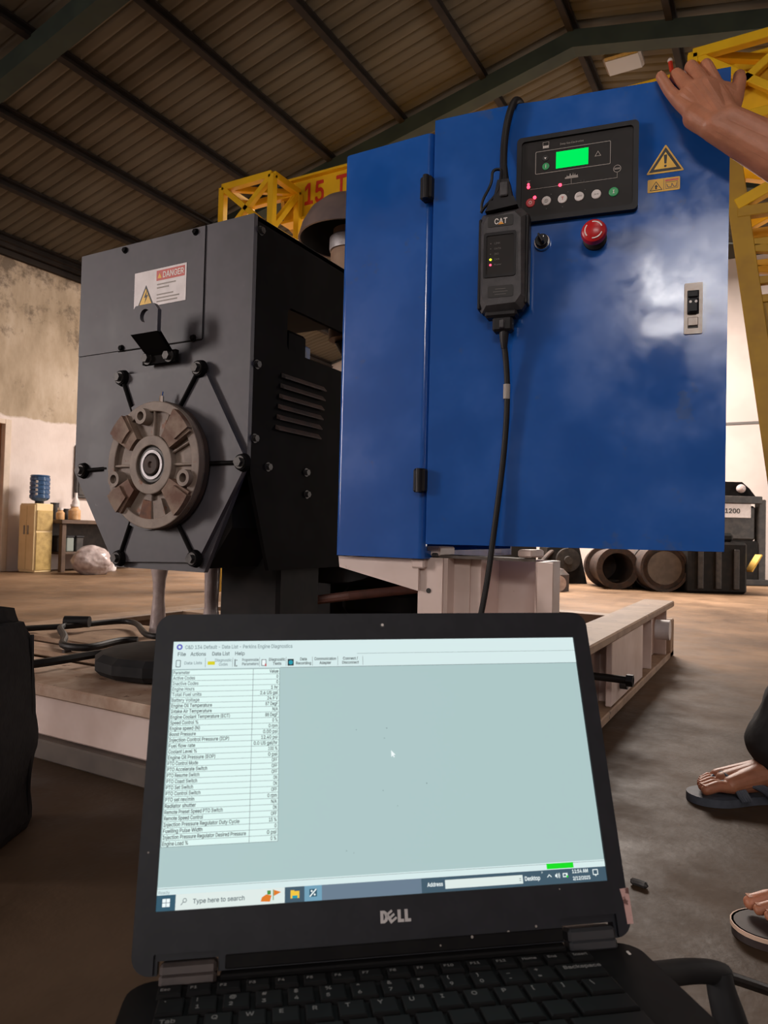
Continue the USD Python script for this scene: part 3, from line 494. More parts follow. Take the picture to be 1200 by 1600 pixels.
# post, wrapped pipe and bits on the skid
base_ = on(248, 935, 1, 1.95); base_[2] = .19
sp = thing('support_post', 'pale wrapped post under the front of the black alternator', 'post', base_)
part(sp, 'post', lathe([(0, 0), (.033, 0), (.028, .06), (.022, .14), (.024, .20), (.036, .262), (.036, .300), (0, .300)], base_, (0, 0, 1), 24), 'pale_plastic')
part(sp, 'nut', cyl(base_+[0, 0, .268], base_+[0, 0, .285], .042, 6), 'dark_things')
pw = on(330, 950, 1, 1.75); pw = np.array([pw[0], pw[1], .184])
single('wrapped_pipe', lathe([(0, 0), (.03, 0), (.03, .10), (.022, .16), (.026, .31), (0, .31)], pw, (0, 0, 1), 20), 'pale_plastic', 'pale plastic wrapped pipe end standing behind the black alternator foot', 'pipe')
rp = on(268, 1016, 2, .25)
single('rubber_block', lathe([(0, 0), (.19, 0), (.205, .015), (.205, .04), (.185, .055), (.14, .058), (0, .058)], (rp[0], rp[1], .197), (0, 0, 1), 14), 'rubber', 'thick round black rubber pad lying on the front of the skid', 'pad', smooth=15)
hz = .210
h1 = [on(*p, 2, hz) for p in ((-40, 992), (0, 986), (60, 981), (112, 978))]+[on(150, 974, 2, hz), on(190, 971, 2, hz), on(218, 979, 2, hz), on(262, 994, 2, hz)]
single('cable', tube(spline(h1, 6), .011, 10), 'hose', 'long black cable running along the back of the skid front', 'cable')
h2 = [on(*p, 2, hz) for p in ((116, 976), (102, 978), (95, 985), (100, 1000), (112, 1011), (130, 1012), (170, 1005), (215, 1000))]
hc = thing('hose', 'short black hose curled in a hook beside the rubber pad', 'hose', h2[0])
part(hc, 'tube', tube(spline(h2, 6), .012, 10), 'hose'); part(hc, 'coupling', cyl(h2[0]+[-.03, -.02, .012], h2[0]+[.05, .03, .012], .022, 14), 'plastic_black')
part(hc, 'clip', cbox(h2[4][0]-.008, h2[4][0]+.008, h2[4][1]-.03, h2[4][1]-.005, .188, .204, .002), 'dark_rust')
h3 = [on(*p, 2, .20) for p in ((-60, 1060), (20, 1049), (60, 1044), (110, 1036), (150, 1029), (200, 1024))]
single('flat_bar', tube(np.array(spline(h3, 4))+[0, 0, .0135], .0125, 6), 'hose', 'straight black rod lying across the dusty skid front', 'rod')
# ================================================================== CONTROL CABINET with its door swung open
DO = np.array([-.58, 1.19, 0.]); DU = np.array([.497, .083, 0]); DU /= np.linalg.norm(DU); DN = np.array([DU[1], -DU[0], 0]); ZZ = np.array([0, 0, 1.])
def D(u, z, n=0.): return DO+DU*u+ZZ*z+DN*n                      # door: along, up, out of its face
def dplate(poly, n0, n1): return frame(ext(poly, n1-n0), DO+DN*n0, DU, ZZ, DN)
def dbox(u0, u1, z0, z1, n0, n1, b=.002): return frame(cbox(u0, u1, z0, z1, n0, n1, b), DO, DU, ZZ, DN)
def dtext(s, u, z, h, n, depth=.0003, bold=False, width=None, align='l'):
    t = text(s, h, depth, bold); t.apply_translation([-t.bounds[0][0], 0, 0]); w = t.bounds[1][0]
    if width: t.apply_scale([width/w, 1, 1]); w = width
    return frame(t, D(u-(w/2 if align == 'c' else 0), z, n), DU, ZZ, DN)
def dcyl(u, z, n0, n1, r, k=24): return cyl(D(u, z, n0), D(u, z, n1), r, k)
cc = thing('control_cabinet', 'blue steel control cabinet on a cream stand with its control panel door open', 'control cabinet', (-.45, 1.3, .19))
bx = m3.Manifold.extrude(m3.CrossSection([np.array(rrect(-.785, -.587, 1.195, 1.70, .012).exterior.coords)[:-1][::-1].tolist()]) if False else m3.CrossSection.square([.198, .505]).offset(-.012, m3.JoinType.Round, 2., 16).offset(.012, m3.JoinType.Round, 2., 16).translate([-.785, 1.195]), .81).translate([0, 0, .551])
bx = bx-m3.Manifold.cube([.19, .47, .78]).translate([-.771, 1.212, .566])
me = bx.to_mesh(); part(cc, 'body', trimesh.Trimesh(np.array(me.vert_properties[:, :3]), np.array(me.tri_verts)), 'blue', 25)
part(cc, 'mounting_plate', cbox(-.765, -.755, 1.23, 1.66, .60, 1.31, .002), 'label_white')
for k in range(4): part(cc, 'relay', cbox(-.755, -.70, 1.27+.09*k, 1.34+.09*k, .80, .90, .004), 'plastic_black')
part(cc, 'terminal_rail', cbox(-.755, -.72, 1.26, 1.64, .68, .73, .003), 'print_grey')
for z in (1.248, .697): part(cc, 'hinge', cat(cbox(-.603, -.579, 1.176, 1.197, z-.022, z+.022, .003), cyl((-.590, 1.176, z-.022), (-.590, 1.176, z+.022), .006, 12)), 'plastic_black', label='black door hinge')
top = [(0, 1.3785), (.06, 1.381), (.145, 1.3825), (.20, 1.380), (.30, 1.379), (.385, 1.378), (.41, 1.3795), (.505, 1.380)]
dp = Polygon([(0, .579), (.503, .581), (.505, 1.380)]+top[::-1][1:])
do = part(cc, 'door', cat(dplate(dp, -.003, 0), dbox(.0005, .012, .582, 1.376, -.026, -.001, .003), dbox(.492, .504, .583, 1.378, -.026, -.001, .003), dbox(.004, .50, .5805, .592, -.026, -.001, .003), dbox(.004, .50, 1.366, 1.3775, -.026, -.001, .003)), 'blue', False)
# seal and backs of the fitted devices, seen if one looks round the door
part(do, 'door_back_box', dbox(.165, .36, 1.17, 1.30, -.06, -.004, .005), 'plastic_black')
# genset controller set into the door
ct = part(cc, 'controller', dplate(rrect(.1575, .3635, 1.157, 1.311, .008).difference(rrect(.166, .355, 1.166, 1.303, .006)), 0, .012), 'plastic_black', label='black generator controller with green display')
nf = .008
part(ct, 'controller_face', dplate(rrect(.1655, .3555, 1.1655, 1.3035, .006), .001, nf), 'panel_face', False)
nl = nf+.0004
part(ct, 'display', dplate(sbox(.226, 1.248, .281, 1.2775), nf, nl+.0004), 'lcd_green', False, label='lit green display')
part(ct, 'frame_line', dplate(rrect(.190, .318, 1.2425, 1.2835, .002).difference(rrect(.1910, .317, 1.2435, 1.2825, .0015)), nf, nl), 'print_grey', False)
part(ct, 'maker_mark', cat(dplate(sbox(.2025, 1.2875, .2135, 1.299).difference(sbox(.2033, 1.2925, .2127, 1.2983)), nf, nl)), 'print_grey', False)
part(ct, 'maker_mark_text', dtext('DSE', .208, 1.2885, .003, nl, .0003, True, .009, 'c'), 'print_white', False)
part(ct, 'heading_text', dtext('Deep Sea Electronics', .2325, 1.2895, .0032, nf, .0003, False, .040), 'print_grey', False)
part(ct, 'side_button', dcyl(.2075, 1.2695, nf-.001, nf+.0012, .0052), 'print_black'); part(ct, 'side_button_mark', dplate(Polygon([(.2055, 1.2705), (.2095, 1.2705), (.2075, 1.2672)]), nf+.0012, nf+.0015), 'print_white', False)
part(ct, 'side_button', dcyl(.2085, 1.2545, nf-.001, nf+.0012, .0062), 'button_green'); part(ct, 'side_button_mark', dtext('i', .2085, 1.2515, .006, nf+.0012, .0003, True, None, 'c'), 'print_white', False)
part(ct, 'alarm_triangle', dplate(Polygon([(.2915, 1.2595), (.3025, 1.2595), (.297, 1.269)]).difference(Polygon([(.2931, 1.2604), (.3009, 1.2604), (.297, 1.2672)])), nf, nl), 'print_grey', False)
part(ct, 'mimic_line', cat(dplate(sbox(.182, 1.2165, .3295, 1.2172), nf, nl), dplate(sbox(.3288, 1.217, .3295, 1.2265), nf, nl), dplate(sbox(.2525, 1.217, .2532, 1.2265), nf, nl)), 'print_grey', False)
part(ct, 'mimic_symbol', dplate(Point(.3292, 1.2325).buffer(.0065, quad_segs=6).difference(Point(.3292, 1.2325).buffer(.0056, quad_segs=6)).union(sbox(.3245, 1.2312, .3339, 1.2322)).union(sbox(.3245, 1.2330, .3339, 1.2340)), nf, nl), 'print_grey', False)
part(ct, 'factory_symbol', dplate(Polygon([(.242, 1.227), (.2645, 1.227), (.264, 1.231), (.2635, 1.233), (.2625, 1.2315), (.260, 1.2315), (.259, 1.2355), (.258, 1.232), (.2565, 1.232), (.256, 1.237), (.2545, 1.232), (.252, 1.232), (.2515, 1.2355), (.250, 1.2355), (.2495, 1.2315), (.246, 1.2315), (.2455, 1.234), (.2448, 1.2305), (.242, 1.2295)]), nf, nl), 'print_grey', False)
part(ct, 'mains_symbol', dplate(Polygon([(.174, 1.2335), (.183, 1.2335), (.180, 1.2315), (.180, 1.227), (.177, 1.227), (.177, 1.2315)]), nf, nl), 'print_dim', False)
part(ct, 'breaker_text', dtext('0   I', .268, 1.2182, .0028, nf, .0003), 'print_dim', False)
for u, z, hot in ((.1785, 1.2215, 1), (.234, 1.2175, 1), (.190, 1.2013, 1)):
    part(ct, 'indicator_lamp', cat(dcyl(u, z, nf-.001, nf+.0012, .0030, 14)), 'led_red', label='lit red indicator')
part(ct, 'indicator_lamp', dcyl(.1785, 1.2265, nf-.001, nf+.001, .0022, 12), 'led_red', label='lit red indicator')
for k, (u, m, s) in enumerate(((.1825, 'button_red', 'O'), (.2105, 'button_white', '@'), (.2385, 'button_white', 'T'), (.267, 'button_white', 'AUTO'), (.2955, 'button_white', '><'), (.324, 'button_green', 'I'))):
    b = part(ct, 'button', lathe([(0, 0), (.0083, 0), (.0080, .0018), (.0070, .0024), (0, .0024)], D(u, 1.1925, nf-.0005), DN, 24), m)
    w = {'AUTO': .009, '><': .007}.get(s)
    part(ct, 'button_mark', dtext(s, u, 1.1925-(.0014 if s in ('AUTO', '><') else .0026), .003 if s in ('AUTO', '><') else .0055, nf+.0019, .0003, True, w, 'c'), 'print_white' if m != 'button_white' else ('label_red' if k == 2 else 'print_grey'), False)
for u, z in ((.2185, 1.2035), (.2475, 1.2035), (.2765, 1.2035), (.2385, 1.1785), (.2105, 1.1785)): part(ct, 'dot', dcyl(u, z, nf-.001, nf+.0003, .0009, 8), 'print_dim')
# emergency stop, key switch
es = part(cc, 'emergency_stop', lathe([(0, .022), (.014, .022), (.0205, .026), (.0215, .032), (.019, .039), (.012, .043), (0, .044)], D(.294, 1.117, 0), DN, 40), 'estop_red', label='red mushroom emergency stop button')
part(es, 'stop_collar', lathe([(0, 0), (.020, 0), (.020, .006), (.013, .009), (.013, .023), (0, .023)], D(.294, 1.117, 0), DN, 32), 'plastic_black')
ar = []
for a0 in (20, 140, 260):
    A = np.radians(np.linspace(a0, a0+80, 9)); c = [(.294+.0150*math.cos(a), 1.117+.0150*math.sin(a)) for a in A]+[(.294+.0126*math.cos(a), 1.117+.0126*math.sin(a)) for a in A[::-1]]
    ar.append(Polygon(c))
part(es, 'stop_arrows', dplate(union_all(ar), .0395, .0424), 'print_white', False)
ks = part(cc, 'key_switch', lathe([(.0105, 0), (.0145, 0), (.0145, .005), (.0135, .007), (.0115, .007), (.0105, 0)], D(.204, 1.121, 0), DN, 36), 'chrome', label='round key switch with a chrome ring')
part(ks, 'key_barrel', lathe([(0, 0), (.0115, 0), (.0115, .014), (.0105, .0155), (0, .0155)], D(.204, 1.121, 0), DN, 32), 'plastic_black')
part(ks, 'key', frame(cbox(-.0018, .0018, -.0085, .0085, 0, .014, .001), D(.204, 1.121, .015), DU*.86+ZZ*.5, ZZ*.86-DU*.5, DN), 'plastic_black')
part(ks, 'key_mark', dplate(sbox(.2065, 1.1255, .2085, 1.1285), .0155, .0158), 'print_white', False)
# warning stickers
s1 = part(cc, 'warning_triangle', dplate(Polygon([(.3785, 1.219), (.4335, 1.219), (.4065, 1.2635)]).buffer(.0015, quad_segs=4), 0, .0006), 'sticker_amber', False, label='yellow triangle with an exclamation mark')
T1 = Polygon([(.3805, 1.2205), (.4315, 1.2205), (.4065, 1.2608)])
part(s1, 'triangle_border', dplate(T1, .0006, .0009), 'print_black', False); part(s1, 'triangle_field', dplate(T1.buffer(-.0042), .0009, .0012), 'sticker_yellow', False)
part(s1, 'exclamation_mark', dplate(Polygon([(.4043, 1.2475), (.4083, 1.2475), (.4073, 1.2335), (.4053, 1.2335)]).buffer(.0006).union(Point(.4063, 1.2288).buffer(.0020)), .0012, .0015), 'print_black', False)
s2 = part(cc, 'hazard_sticker', dplate(rrect(.3785, .4295, 1.186, 1.2085, .002), 0, .0006), 'sticker_amber', False, label='small amber hazard sticker')
part(s2, 'sticker_triangle', dplate(Polygon([(.382, 1.189), (.402, 1.189), (.392, 1.2045)]).difference(Polygon([(.3835, 1.1898), (.4005, 1.1898), (.392, 1.2030)])).union(Polygon([(.3905, 1.191), (.3935, 1.191), (.393, 1.195), (.395, 1.195), (.392, 1.199), (.3895, 1.195), (.391, 1.195)])), .0006, .0009), 'print_black', False)
part(s2, 'sticker_red_line', dplate(sbox(.4065, 1.2025, .427, 1.2055), .0006, .0009), 'label_red', False)
part(s2, 'sticker_drawing', dplate(rrect(.407, .4265, 1.1895, 1.2010, .001).difference(rrect(.4076, .4259, 1.1901, 1.2004, .001)).union(LineString([(.409, 1.197), (.411, 1.192), (.416, 1.192), (.417, 1.198), (.42, 1.192), (.4235, 1.192), (.4245, 1.198)]).buffer(.0005)).union(sbox(.4038, 1.188, .4044, 1.207)), .0006, .0009), 'print_dim', False)
# swing handle latch
lt = part(cc, 'latch', dplate(rrect(.4385, .4665, .9395, 1.0245, .002), 0, .003), 'latch_metal', False, label='metal door latch with a black handle')
part(lt, 'latch_recess', dbox(.4430, .4610, .972, 1.012, .001, .0042, .001), 'print_black')
part(lt, 'latch_handle', cat(dbox(.4440, .4600, .9725, .998, .003, .012, .003), dbox(.4440, .4600, 1.000, 1.010, .003, .007, .002)), 'plastic_black')
for u in (.4475, .4560): part(lt, 'latch_screw', dcyl(u, .9905, .0115, .0128, .0022, 10), 'print_white')
part(lt, 'latch_tab', cat(dbox(.4440, .4600, .9525, .9665, .003, .006, .001)), 'latch_metal'); part(lt, 'latch_slot', dbox(.4440, .4600, .9490, .9520, .001, .0038, .0005), 'print_black')
# stand
pl = [(-.611, 1.225), (-.560, 1.225), (-.560, 1.231), (-.552, 1.231), (-.552, 1.262), (-.520, 1.262), (-.520, 1.268), (-.500, 1.268), (-.492, 1.345), (-.385, 1.345), (-.385, 1.238), (-.377, 1.225), (-.350, 1.225), (-.350, 1.232), (-.372, 1.240), (-.372, 1.352), (-.500, 1.352), (-.507, 1.276), (-.530, 1.272), (-.560, 1.270), (-.562, 1.240), (-.611, 1.232)]
st_ = part(cc, 'stand_column', plate_xy(Polygon(pl), .28, .553), 'cream', False, label='cream folded steel stand')
part(cc, 'stand_base', cbox(-.64, -.32, 1.20, 1.40, .278, .292, .003), 'cream'); part(cc, 'stand_foot', cbox(-.484, -.34, 1.22, 1.36, .0, .277, .004), 'cream')
part(st_, 'stand_bolt_hole', cyl((-.588, 1.2252, .490), (-.588, 1.2235, .490), .0048, 14), 'print_black')
for x0, x1 in ((-.604, -.568), (-.415, -.388)): part(cc, 'stand_pad', cbox(x0, x1, 1.228, 1.30, .556 if x0 < -.5 else .560, .574, .003), 'cream')
part(cc, 'stand_bracket', plate_xy(Polygon([(-.60, 1.232), (-.385, 1.232), (-.385, 1.24), (-.46, 1.30), (-.58, 1.30)]), .553, .558), 'flange_dark')
part(cc, 'bracket_nut', cat(cbox(-.583, -.571, 1.222, 1.232, .554, .562, .002)), 'dark_things')
part(cc, 'gusset_arm', cat(plate_xz(Polygon([(-.788, .5485), (-.606, .5505), (-.606, .489), (-.785, .5265)]), 1.215, 1.223), cbox(-.788, -.606, 1.223, 1.45, .540, .548, .002)), 'cream', label='tapered cream bracket arm with a rust scratch')
part(cc, 'door_stay', cbox(-.62, -.592, 1.21, 1.45, .532, .5505, .003), 'cream')

# ================================================================== diagnostic adapter hung over the door by its cable
ad = thing('diagnostic_adapter', 'black handheld communication adapter hanging on its cable in front of the blue door', 'adapter', D(.138, 1.08, .015))
def hull(pts): return trimesh.convex.convex_hull(np.array(pts))
N0, N1 = .006, .040
ol = lambda e, n: [D(u, z, n) for u, z in ((.102+e, 1.172-e), (.170-e, 1.177-e), (.181-e, 1.165-e), (.184-e, 1.010+e), (.174-e, .996+e), (.103+e, .994+e), (.096+e, 1.006+e), (.095+e, 1.160-e))]
part(ad, 'body', hull(ol(.004, N0)+ol(0, N0+.006)+ol(0, N1-.012)+ol(.010, N1)), 'adapter_plastic', 20)
part(ad, 'end_rail', cat(dbox(.0955, .1015, 1.0, 1.163, .008, .034, .003)), 'plastic_black'); part(ad, 'end_rail', cat(dbox(.1785, .185, 1.005, 1.163, .008, .034, .003)), 'plastic_black')
ns = N1
lb = part(ad, 'badge', dplate(rrect(.1135, .158, 1.1430, 1.1625, .003), ns-.001, ns+.0008), 'print_black', False)
part(lb, 'badge_text', dtext('CAT', .1365, 1.1475, .0095, ns+.0008, .0003, True, .0225, 'c'), 'print_white', False)
part(lb, 'badge_triangle', dplate(Polygon([(.1315, 1.1463), (.1425, 1.1463), (.137, 1.1515)]), ns+.0011, ns+.0014), 'cat_orange', False)
wn = part(ad, 'window_frame', dplate(rrect(.107, .164, 1.0530, 1.1330, .004).difference(rrect(.1115, .1605, 1.0575, 1.1275, .003)), ns-.001, ns+.002), 'plastic_black', False)
part(wn, 'window_panel', dplate(rrect(.1115, .1605, 1.0575, 1.1275, .003), ns-.002, ns+.0004), 'panel_face', False)
for k, s in enumerate(('LINK', 'DATA', 'ISO', 'CAN', 'Power')):
    z = 1.1135-.0095*k; part(wn, 'window_text', dtext(s, .126, z-.0016, .0032, ns+.0004, .0003, True), 'print_dim', False)
    part(wn, 'indicator_lamp', dcyl(.1195, z, ns-.001, ns+.0012, .0021 if k > 2 else .0011, 12), ('print_dim', 'print_dim', 'print_dim', 'led_yellow', 'led_red')[k])
lb2 = part(ad, 'lower_label', dplate(rrect(.1155, .1605, 1.0170, 1.0375, .003), ns-.001, ns+.0008), 'print_black', False)
for k, w in enumerate((.018, .026, .020)): part(lb2, 'label_line', dplate(sbox(.138-w/2, 1.0310-.0048*k, .138+w/2, 1.0322-.0048*k), ns+.0008, ns+.0011), 'print_dim', False)
up = part(ad, 'upper_connector', cat(hull([D(u, z, n) for u, z in ((.108, 1.172), (.165, 1.178), (.158, 1.194), (.116, 1.190)) for n in (.010, .042)]), hull([D(u, z, n) for u, z in ((.120, 1.188), (.156, 1.191), (.148, 1.228), (.128, 1.228)) for n in (.012, .038)]), tube([D(.1375, 1.228, .025), D(.137, 1.245, .024), D(.136, 1.262, .022)], [.0095, .0075, .006], 14)), 'plastic_black', 20)
part(up, 'connector_clip', dbox(.1335, .1485, 1.196, 1.222, .037, .043, .003), 'adapter_plastic')
lo = part(ad, 'lower_connector', cat(dbox(.110, .167, .983, .996, .010, .038, .004), dbox(.1235, .159, .958, .985, .012, .036, .004), tube([D(.143, .960, .024), D(.143, .945, .024), D(.1435, .930, .022)], [.009, .0075, .0052], 14)), 'plastic_black', 20)
part(lo, 'connector_clip', dbox(.137, .146, .962, .978, .035, .041, .002), 'adapter_plastic')
part(ad, 'cable', tube(spline([D(.136, 1.250, .022), D(.134, 1.285, .014), D(.137, 1.335, .010), D(.146, 1.372, .010), D(.153, 1.3905, -.002), D(.160, 1.388, -.022), D(.163, 1.36, -.036), D(.165, 1.20, -.07)], 8), .0066, 12), 'hose', label='upper black cable bent over the door edge')
dn = [D(.1435, .936, .022), D(.148, .88, .014), D(.1475, .80, .0095), D(.142, .72, .0090), D(.134, .64, .012), D(.127, .57, .016), D(.119, .468, .05), D(.10, .34, .10), D(.05, .12, .22), D(-.02, .02, .36), (-.30, .70, .012), (-.20, .60, .012)]
part(ad, 'lower_cable', tube(spline(dn, 8), .0052, 12), 'hose', label='lower black cable running down past the stand')
part(ad, 'cable_flag', tube([D(.1478, .868, .013), D(.1475, .842, .0115)], .0062, 12), 'print_grey', label='pale tag wrapped round the cable')
part(ad, 'strap', tube(spline([D(.100, 1.178, .030), D(.106, 1.205, .034), D(.118, 1.232, .036), D(.121, 1.248, .034), D(.131, 1.250, .03), D(.134, 1.236, .034), D(.127, 1.205, .036), D(.112, 1.19, .034), D(.098, 1.176, .030)], 6), .0026, 8), 'plastic_black')
# ================================================================== LAPTOP
LX = np.array([.7818, .6234, .0111]); LY = np.array([-.2264, .2672, .9367]); LX /= np.linalg.norm(LX); LY -= LX*(LX@LY); LY /= np.linalg.norm(LY); LN = np.cross(LX, LY)
LO = np.array([-.2288, .4320, .3537])
AN = math.radians(15); BF = math.cos(AN)*LN-math.sin(AN)*LY; BN = np.cross(LX, -BF); BN = BN if BN[2] > 0 else -BN    # base: forward, up
BO = LO+LY*(-.040)+LN*.004
def S(mesh): return frame(mesh, LO, LX, LY, LN)                    # lid frame: right, up, towards the viewer
def B(mesh): return frame(mesh, BO, LX, -BF, BN)                   # base frame: right, towards the hinge, up
lp = thing('laptop', 'open black laptop showing a diagnostics table on its lit screen', 'laptop', BO)
lid_o = rrect(-.1682, .1682, -.036, .1952, .012)
lid_o = lid_o.difference(sbox(-.1535, -.04, -.1145, -.0245)).difference(sbox(.1170, -.04, .1565, -.0215))
part(lp, 'lid', S(cat(ext(rrect(-.1682, .1682, -.036, .1952, .012).difference(sbox(-.152, -.04, -.1145, -.028)).difference(sbox(.1180, -.04, .1555, -.026)), .009).apply_translation((0, 0, -.0105)))), 'lid_plastic', 20)
hole = sbox(-.1550, 0, .1550, .1745)
bz = part(lp, 'bezel', S(ext(lid_o.buffer(-.0008).difference(hole), .0032).apply_translation((0, 0, -.0015))), 'lid_plastic', False)
part(bz, 'lower_strip', S(cbox(-.110, .1165, -.0345, -.0265, .001, .0030, .001)), 'deck_plastic')
part(bz, 'camera_dot', S(cyl((.0002, .1850, .0012), (.0002, .1850, .0022), .0020, 14)), 'hinge_grey'); part(bz, 'camera_glint', S(cyl((.0002, .1853, .0022), (.0002, .1853, .0024), .0011, 10)), 'print_white')
for x, y, r in ((.052, -.0275, .0009), (.078, -.0265, .0009), (.098, -.0245, .0008), (-.168+.006, .035, .0006), (.030, -.031, .0006), (.118, -.003, .0005)): part(bz, 'scuff', S(cyl((x, y, .001), (x, y, .0034 if y < -.0265 else .0019), r, 8)), 'print_grey')
def stxt(s, x, y, h, z, bold=False, align='l', width=None):
    t = text(s, h, .00005, bold); t.apply_translation([-t.bounds[0][0], 0, 0]); w = t.bounds[1][0]
    if width: t.apply_scale([width/w, 1, 1]); w = width
    return S(t.apply_translation((x-{'l': 0, 'c': w/2, 'r': w}[align], y, z)))
def srect(x0, y0, x1, y1, z): return S(ext(sbox(x0, y0, x1, y1), .00005).apply_translation((0, 0, z)))
C = lambda n, c, s=1.: M.setdefault('screen_'+n, screen_mat('screen_'+n, srgb(*c), s))
C('grey', (172, 198, 198)); C('pale', (214, 234, 234)); C('table', (222, 246, 242)); C('taskbar', (62, 88, 104)); C('taskbar2', (104, 124, 142)); C('task_app', (112, 160, 184)); C('start', (40, 84, 104)); C('search', (222, 234, 230)); C('green', (6, 222, 30)); C('white', (238, 248, 248)); C('ink', (40, 54, 58)); C('ink_dim', (132, 152, 156)); C('line', (110, 126, 130)); C('orange', (222, 120, 30)); C('yellow', (214, 206, 20)); C('red', (190, 40, 40)); C('teal', (20, 150, 170)); C('purple', (90, 90, 190)); C('grey_ink', (98, 112, 116)); C('folder', (240, 196, 60)); C('leaf', (70, 140, 60))
z0 = .0
sc = part(lp, 'display', S(ext(sbox(-.1549, .0001, .1549, .1744), .0012).apply_translation((0, 0, -.0012))), M['screen_grey'], False, label='lit screen')
za, zb, zc = .0001, .0002, .0003
sp_ = lambda n, m, k: part(sc, n, m, M['screen_'+k], False)
sp_('window_top', srect(-.1549, .1545, .1549, .1744, za), 'pale'); sp_('window_line', cat(srect(-.02, .1640, .1549, .1642, zb), srect(-.0772, .1543, .1549, .1546, zb)), 'grey_ink')
sp_('title_icon', S(ext(Point(-.1505, .1705).buffer(.0021).difference(Point(-.1505, .1705).buffer(.0010)), .00005).apply_translation((0, 0, zb))), 'purple')
sp_('title_text', cat(stxt('C&D 134 Default - Data List - Perkins Engine Diagnostics', -.1465, .1690, .0026, zb, True, width=.078)), 'ink_dim')
sp_('menu_text', cat(stxt('File', -.1515, .1640, .0026, zb, True), stxt('Actions', -.1425, .1640, .0026, zb, True, width=.0110), stxt('Data List', -.1270, .1640, .0026, zb, True, width=.0125), stxt('Help', -.1105, .1640, .0026, zb, True, width=.0070)), 'grey_ink')
tools = [(-.1549, -.1315, ('Data Lists',), 'ink_dim'), (-.1315, -.1120, ('Diagnostic', 'Codes'), 'ink_dim'), (-.1120, -.0925, ('Programmable', 'Parameters'), 'grey_ink'), (-.0925, -.0730, ('Diagnostic', 'Tests'), 'ink'), (-.0730, -.0535, ('Data', 'Recording'), 'ink'), (-.0535, -.0345, ('Communication', 'Adapter'), 'ink'), (-.0345, -.0155, ('Connect /', 'Disconnect'), 'ink')]
for i, (x0, x1, ls, k) in enumerate(tools):
    sp_('toolbar_divider', srect(x1-.0002, .1555, x1, .1622, zb), 'ink')
    ic = i < 5; wmax = (x1-x0)-(.0075 if ic else .0015)
    for j, s in enumerate(ls):
        y = (.1595-.0030*j) if len(ls) > 1 else .1578
        sp_('toolbar_text', stxt(s, (x0+x1)/2+(.0030 if ic else 0), y, .0020, zb, True, 'c', min(wmax, .00125*len(s))), k)
sp_('toolbar_icon', S(ext(rrect(-.1525, -.1490, .1558, .1610, .0006).difference(rrect(-.1520, -.1495, .1563, .1605, .0004)), .00005).apply_translation((0, 0, zb))), 'grey_ink')
sp_('toolbar_icon', srect(-.1300, .1572, -.1248, .1597, zb), 'yellow'); sp_('toolbar_icon', cat(srect(-.1107, .1557, -.1101, .1610, zb), srect(-.1096, .1557, -.1088, .1566, zb), srect(-.1096, .1600, -.1088, .1606, zb)), 'ink')
sp_('toolbar_icon', cat(srect(-.0912, .1558, -.0877, .1606, zb)), 'ink'); sp_('toolbar_icon', srect(-.0908, .1562, -.0881, .1602, zc), 'white'); sp_('toolbar_icon', srect(-.0886, .1556, -.0876, .1574, zc+.0001), 'red')
sp_('toolbar_icon', cat(srect(-.0720, .1557, -.0675, .1606, zb)), 'ink'); sp_('toolbar_icon', S(ext(Point(-.0697, .1581).buffer(.0016), .00005).apply_translation((0, 0, zc))), 'teal')
rows = [('Parameter', 'Value'), ('Active Codes', '0'), ('Inactive Codes', '0'), ('Engine Hours', '1 hr'), ('Total Fuel units', '2.6 US gal'), ('Battery Voltage', '24.9 V'), ('Engine Oil Temperature', '87 DegF'), ('Intake Air Temperature', 'N/A'), ('Engine Coolant Temperature (ECT)', '88 DegF'), ('Speed Control %', '0 %'), ('Engine speed (N)', '0 rpm'), ('Boost Pressure', '0.00 psi'), ('Injection Control Pressure (ICP)', '12.40 psi'), ('Fuel flow rate', '0.0 US gal/hr'), ('Coolant Level %', '100 %'), ('Engine Oil Pressure (EOP)', '0 psi'), ('PTO Control Mode', 'OFF'), ('PTO Accelerate Switch', 'OFF'), ('PTO Resume Switch', 'OFF'), ('PTO Coast Switch', 'ON'), ('PTO Set Switch', 'ON'), ('PTO Control Switch', 'OFF'), ('PTO set rev/min', '0 rpm'), ('Radiator shutter', 'N/A'), ('Remote Preset Speed PTO Switch', 'ON'), ('Remote Speed Control', 'OFF'), ('Injection Pressure Regulator Duty Cycle', '15 %'), ('Fuelling Pulse Width', '0'), ('Injection Pressure Regulator Desired Pressure', '0 psi'), ('Engine Load %', '0 %')]
ty0, ty1, tx0, tx1, txm = .1538, .0375, -.1545, -.0778, -.0970; rh = (ty0-ty1)/len(rows)
sp_('data_table', srect(tx0, ty1, tx1, ty0, za), 'table')
lines = [srect(tx0, ty0-rh*k-.00013, tx1, ty0-rh*k+.00013, zb) for k in range(len(rows)+1)]+[srect(x-.00015, ty1, x+.00015, ty0, zb) for x in (tx0+.0001, txm, tx1)]
sp_('table_lines', cat(*lines), 'line')
for k, (a, b) in enumerate(rows):
    y = ty0-rh*(k+1)+.0009; w = .00128*len(a)
    sp_('table_text', stxt(a, tx0+.0008, y, .0023, zb, True, 'l', min(w, .0545)), 'grey_ink' if k < 6 else 'ink'); sp_('table_value', stxt(b, tx1-.0010, y, .0023, zb, True, 'r', .00128*len(b)), 'ink')
sp_('status_bar', srect(-.1549, .0092, .1549, .0137, za), 'pale'); sp_('status_line', srect(-.1549, .0128, .1549, .0130, zb), 'grey_ink'); sp_('status_text', stxt('Ready', -.1540, .0098, .0018, zb), 'ink_dim'); sp_('status_field', srect(.1110, .0097, .1310, .0132, zb), 'green')
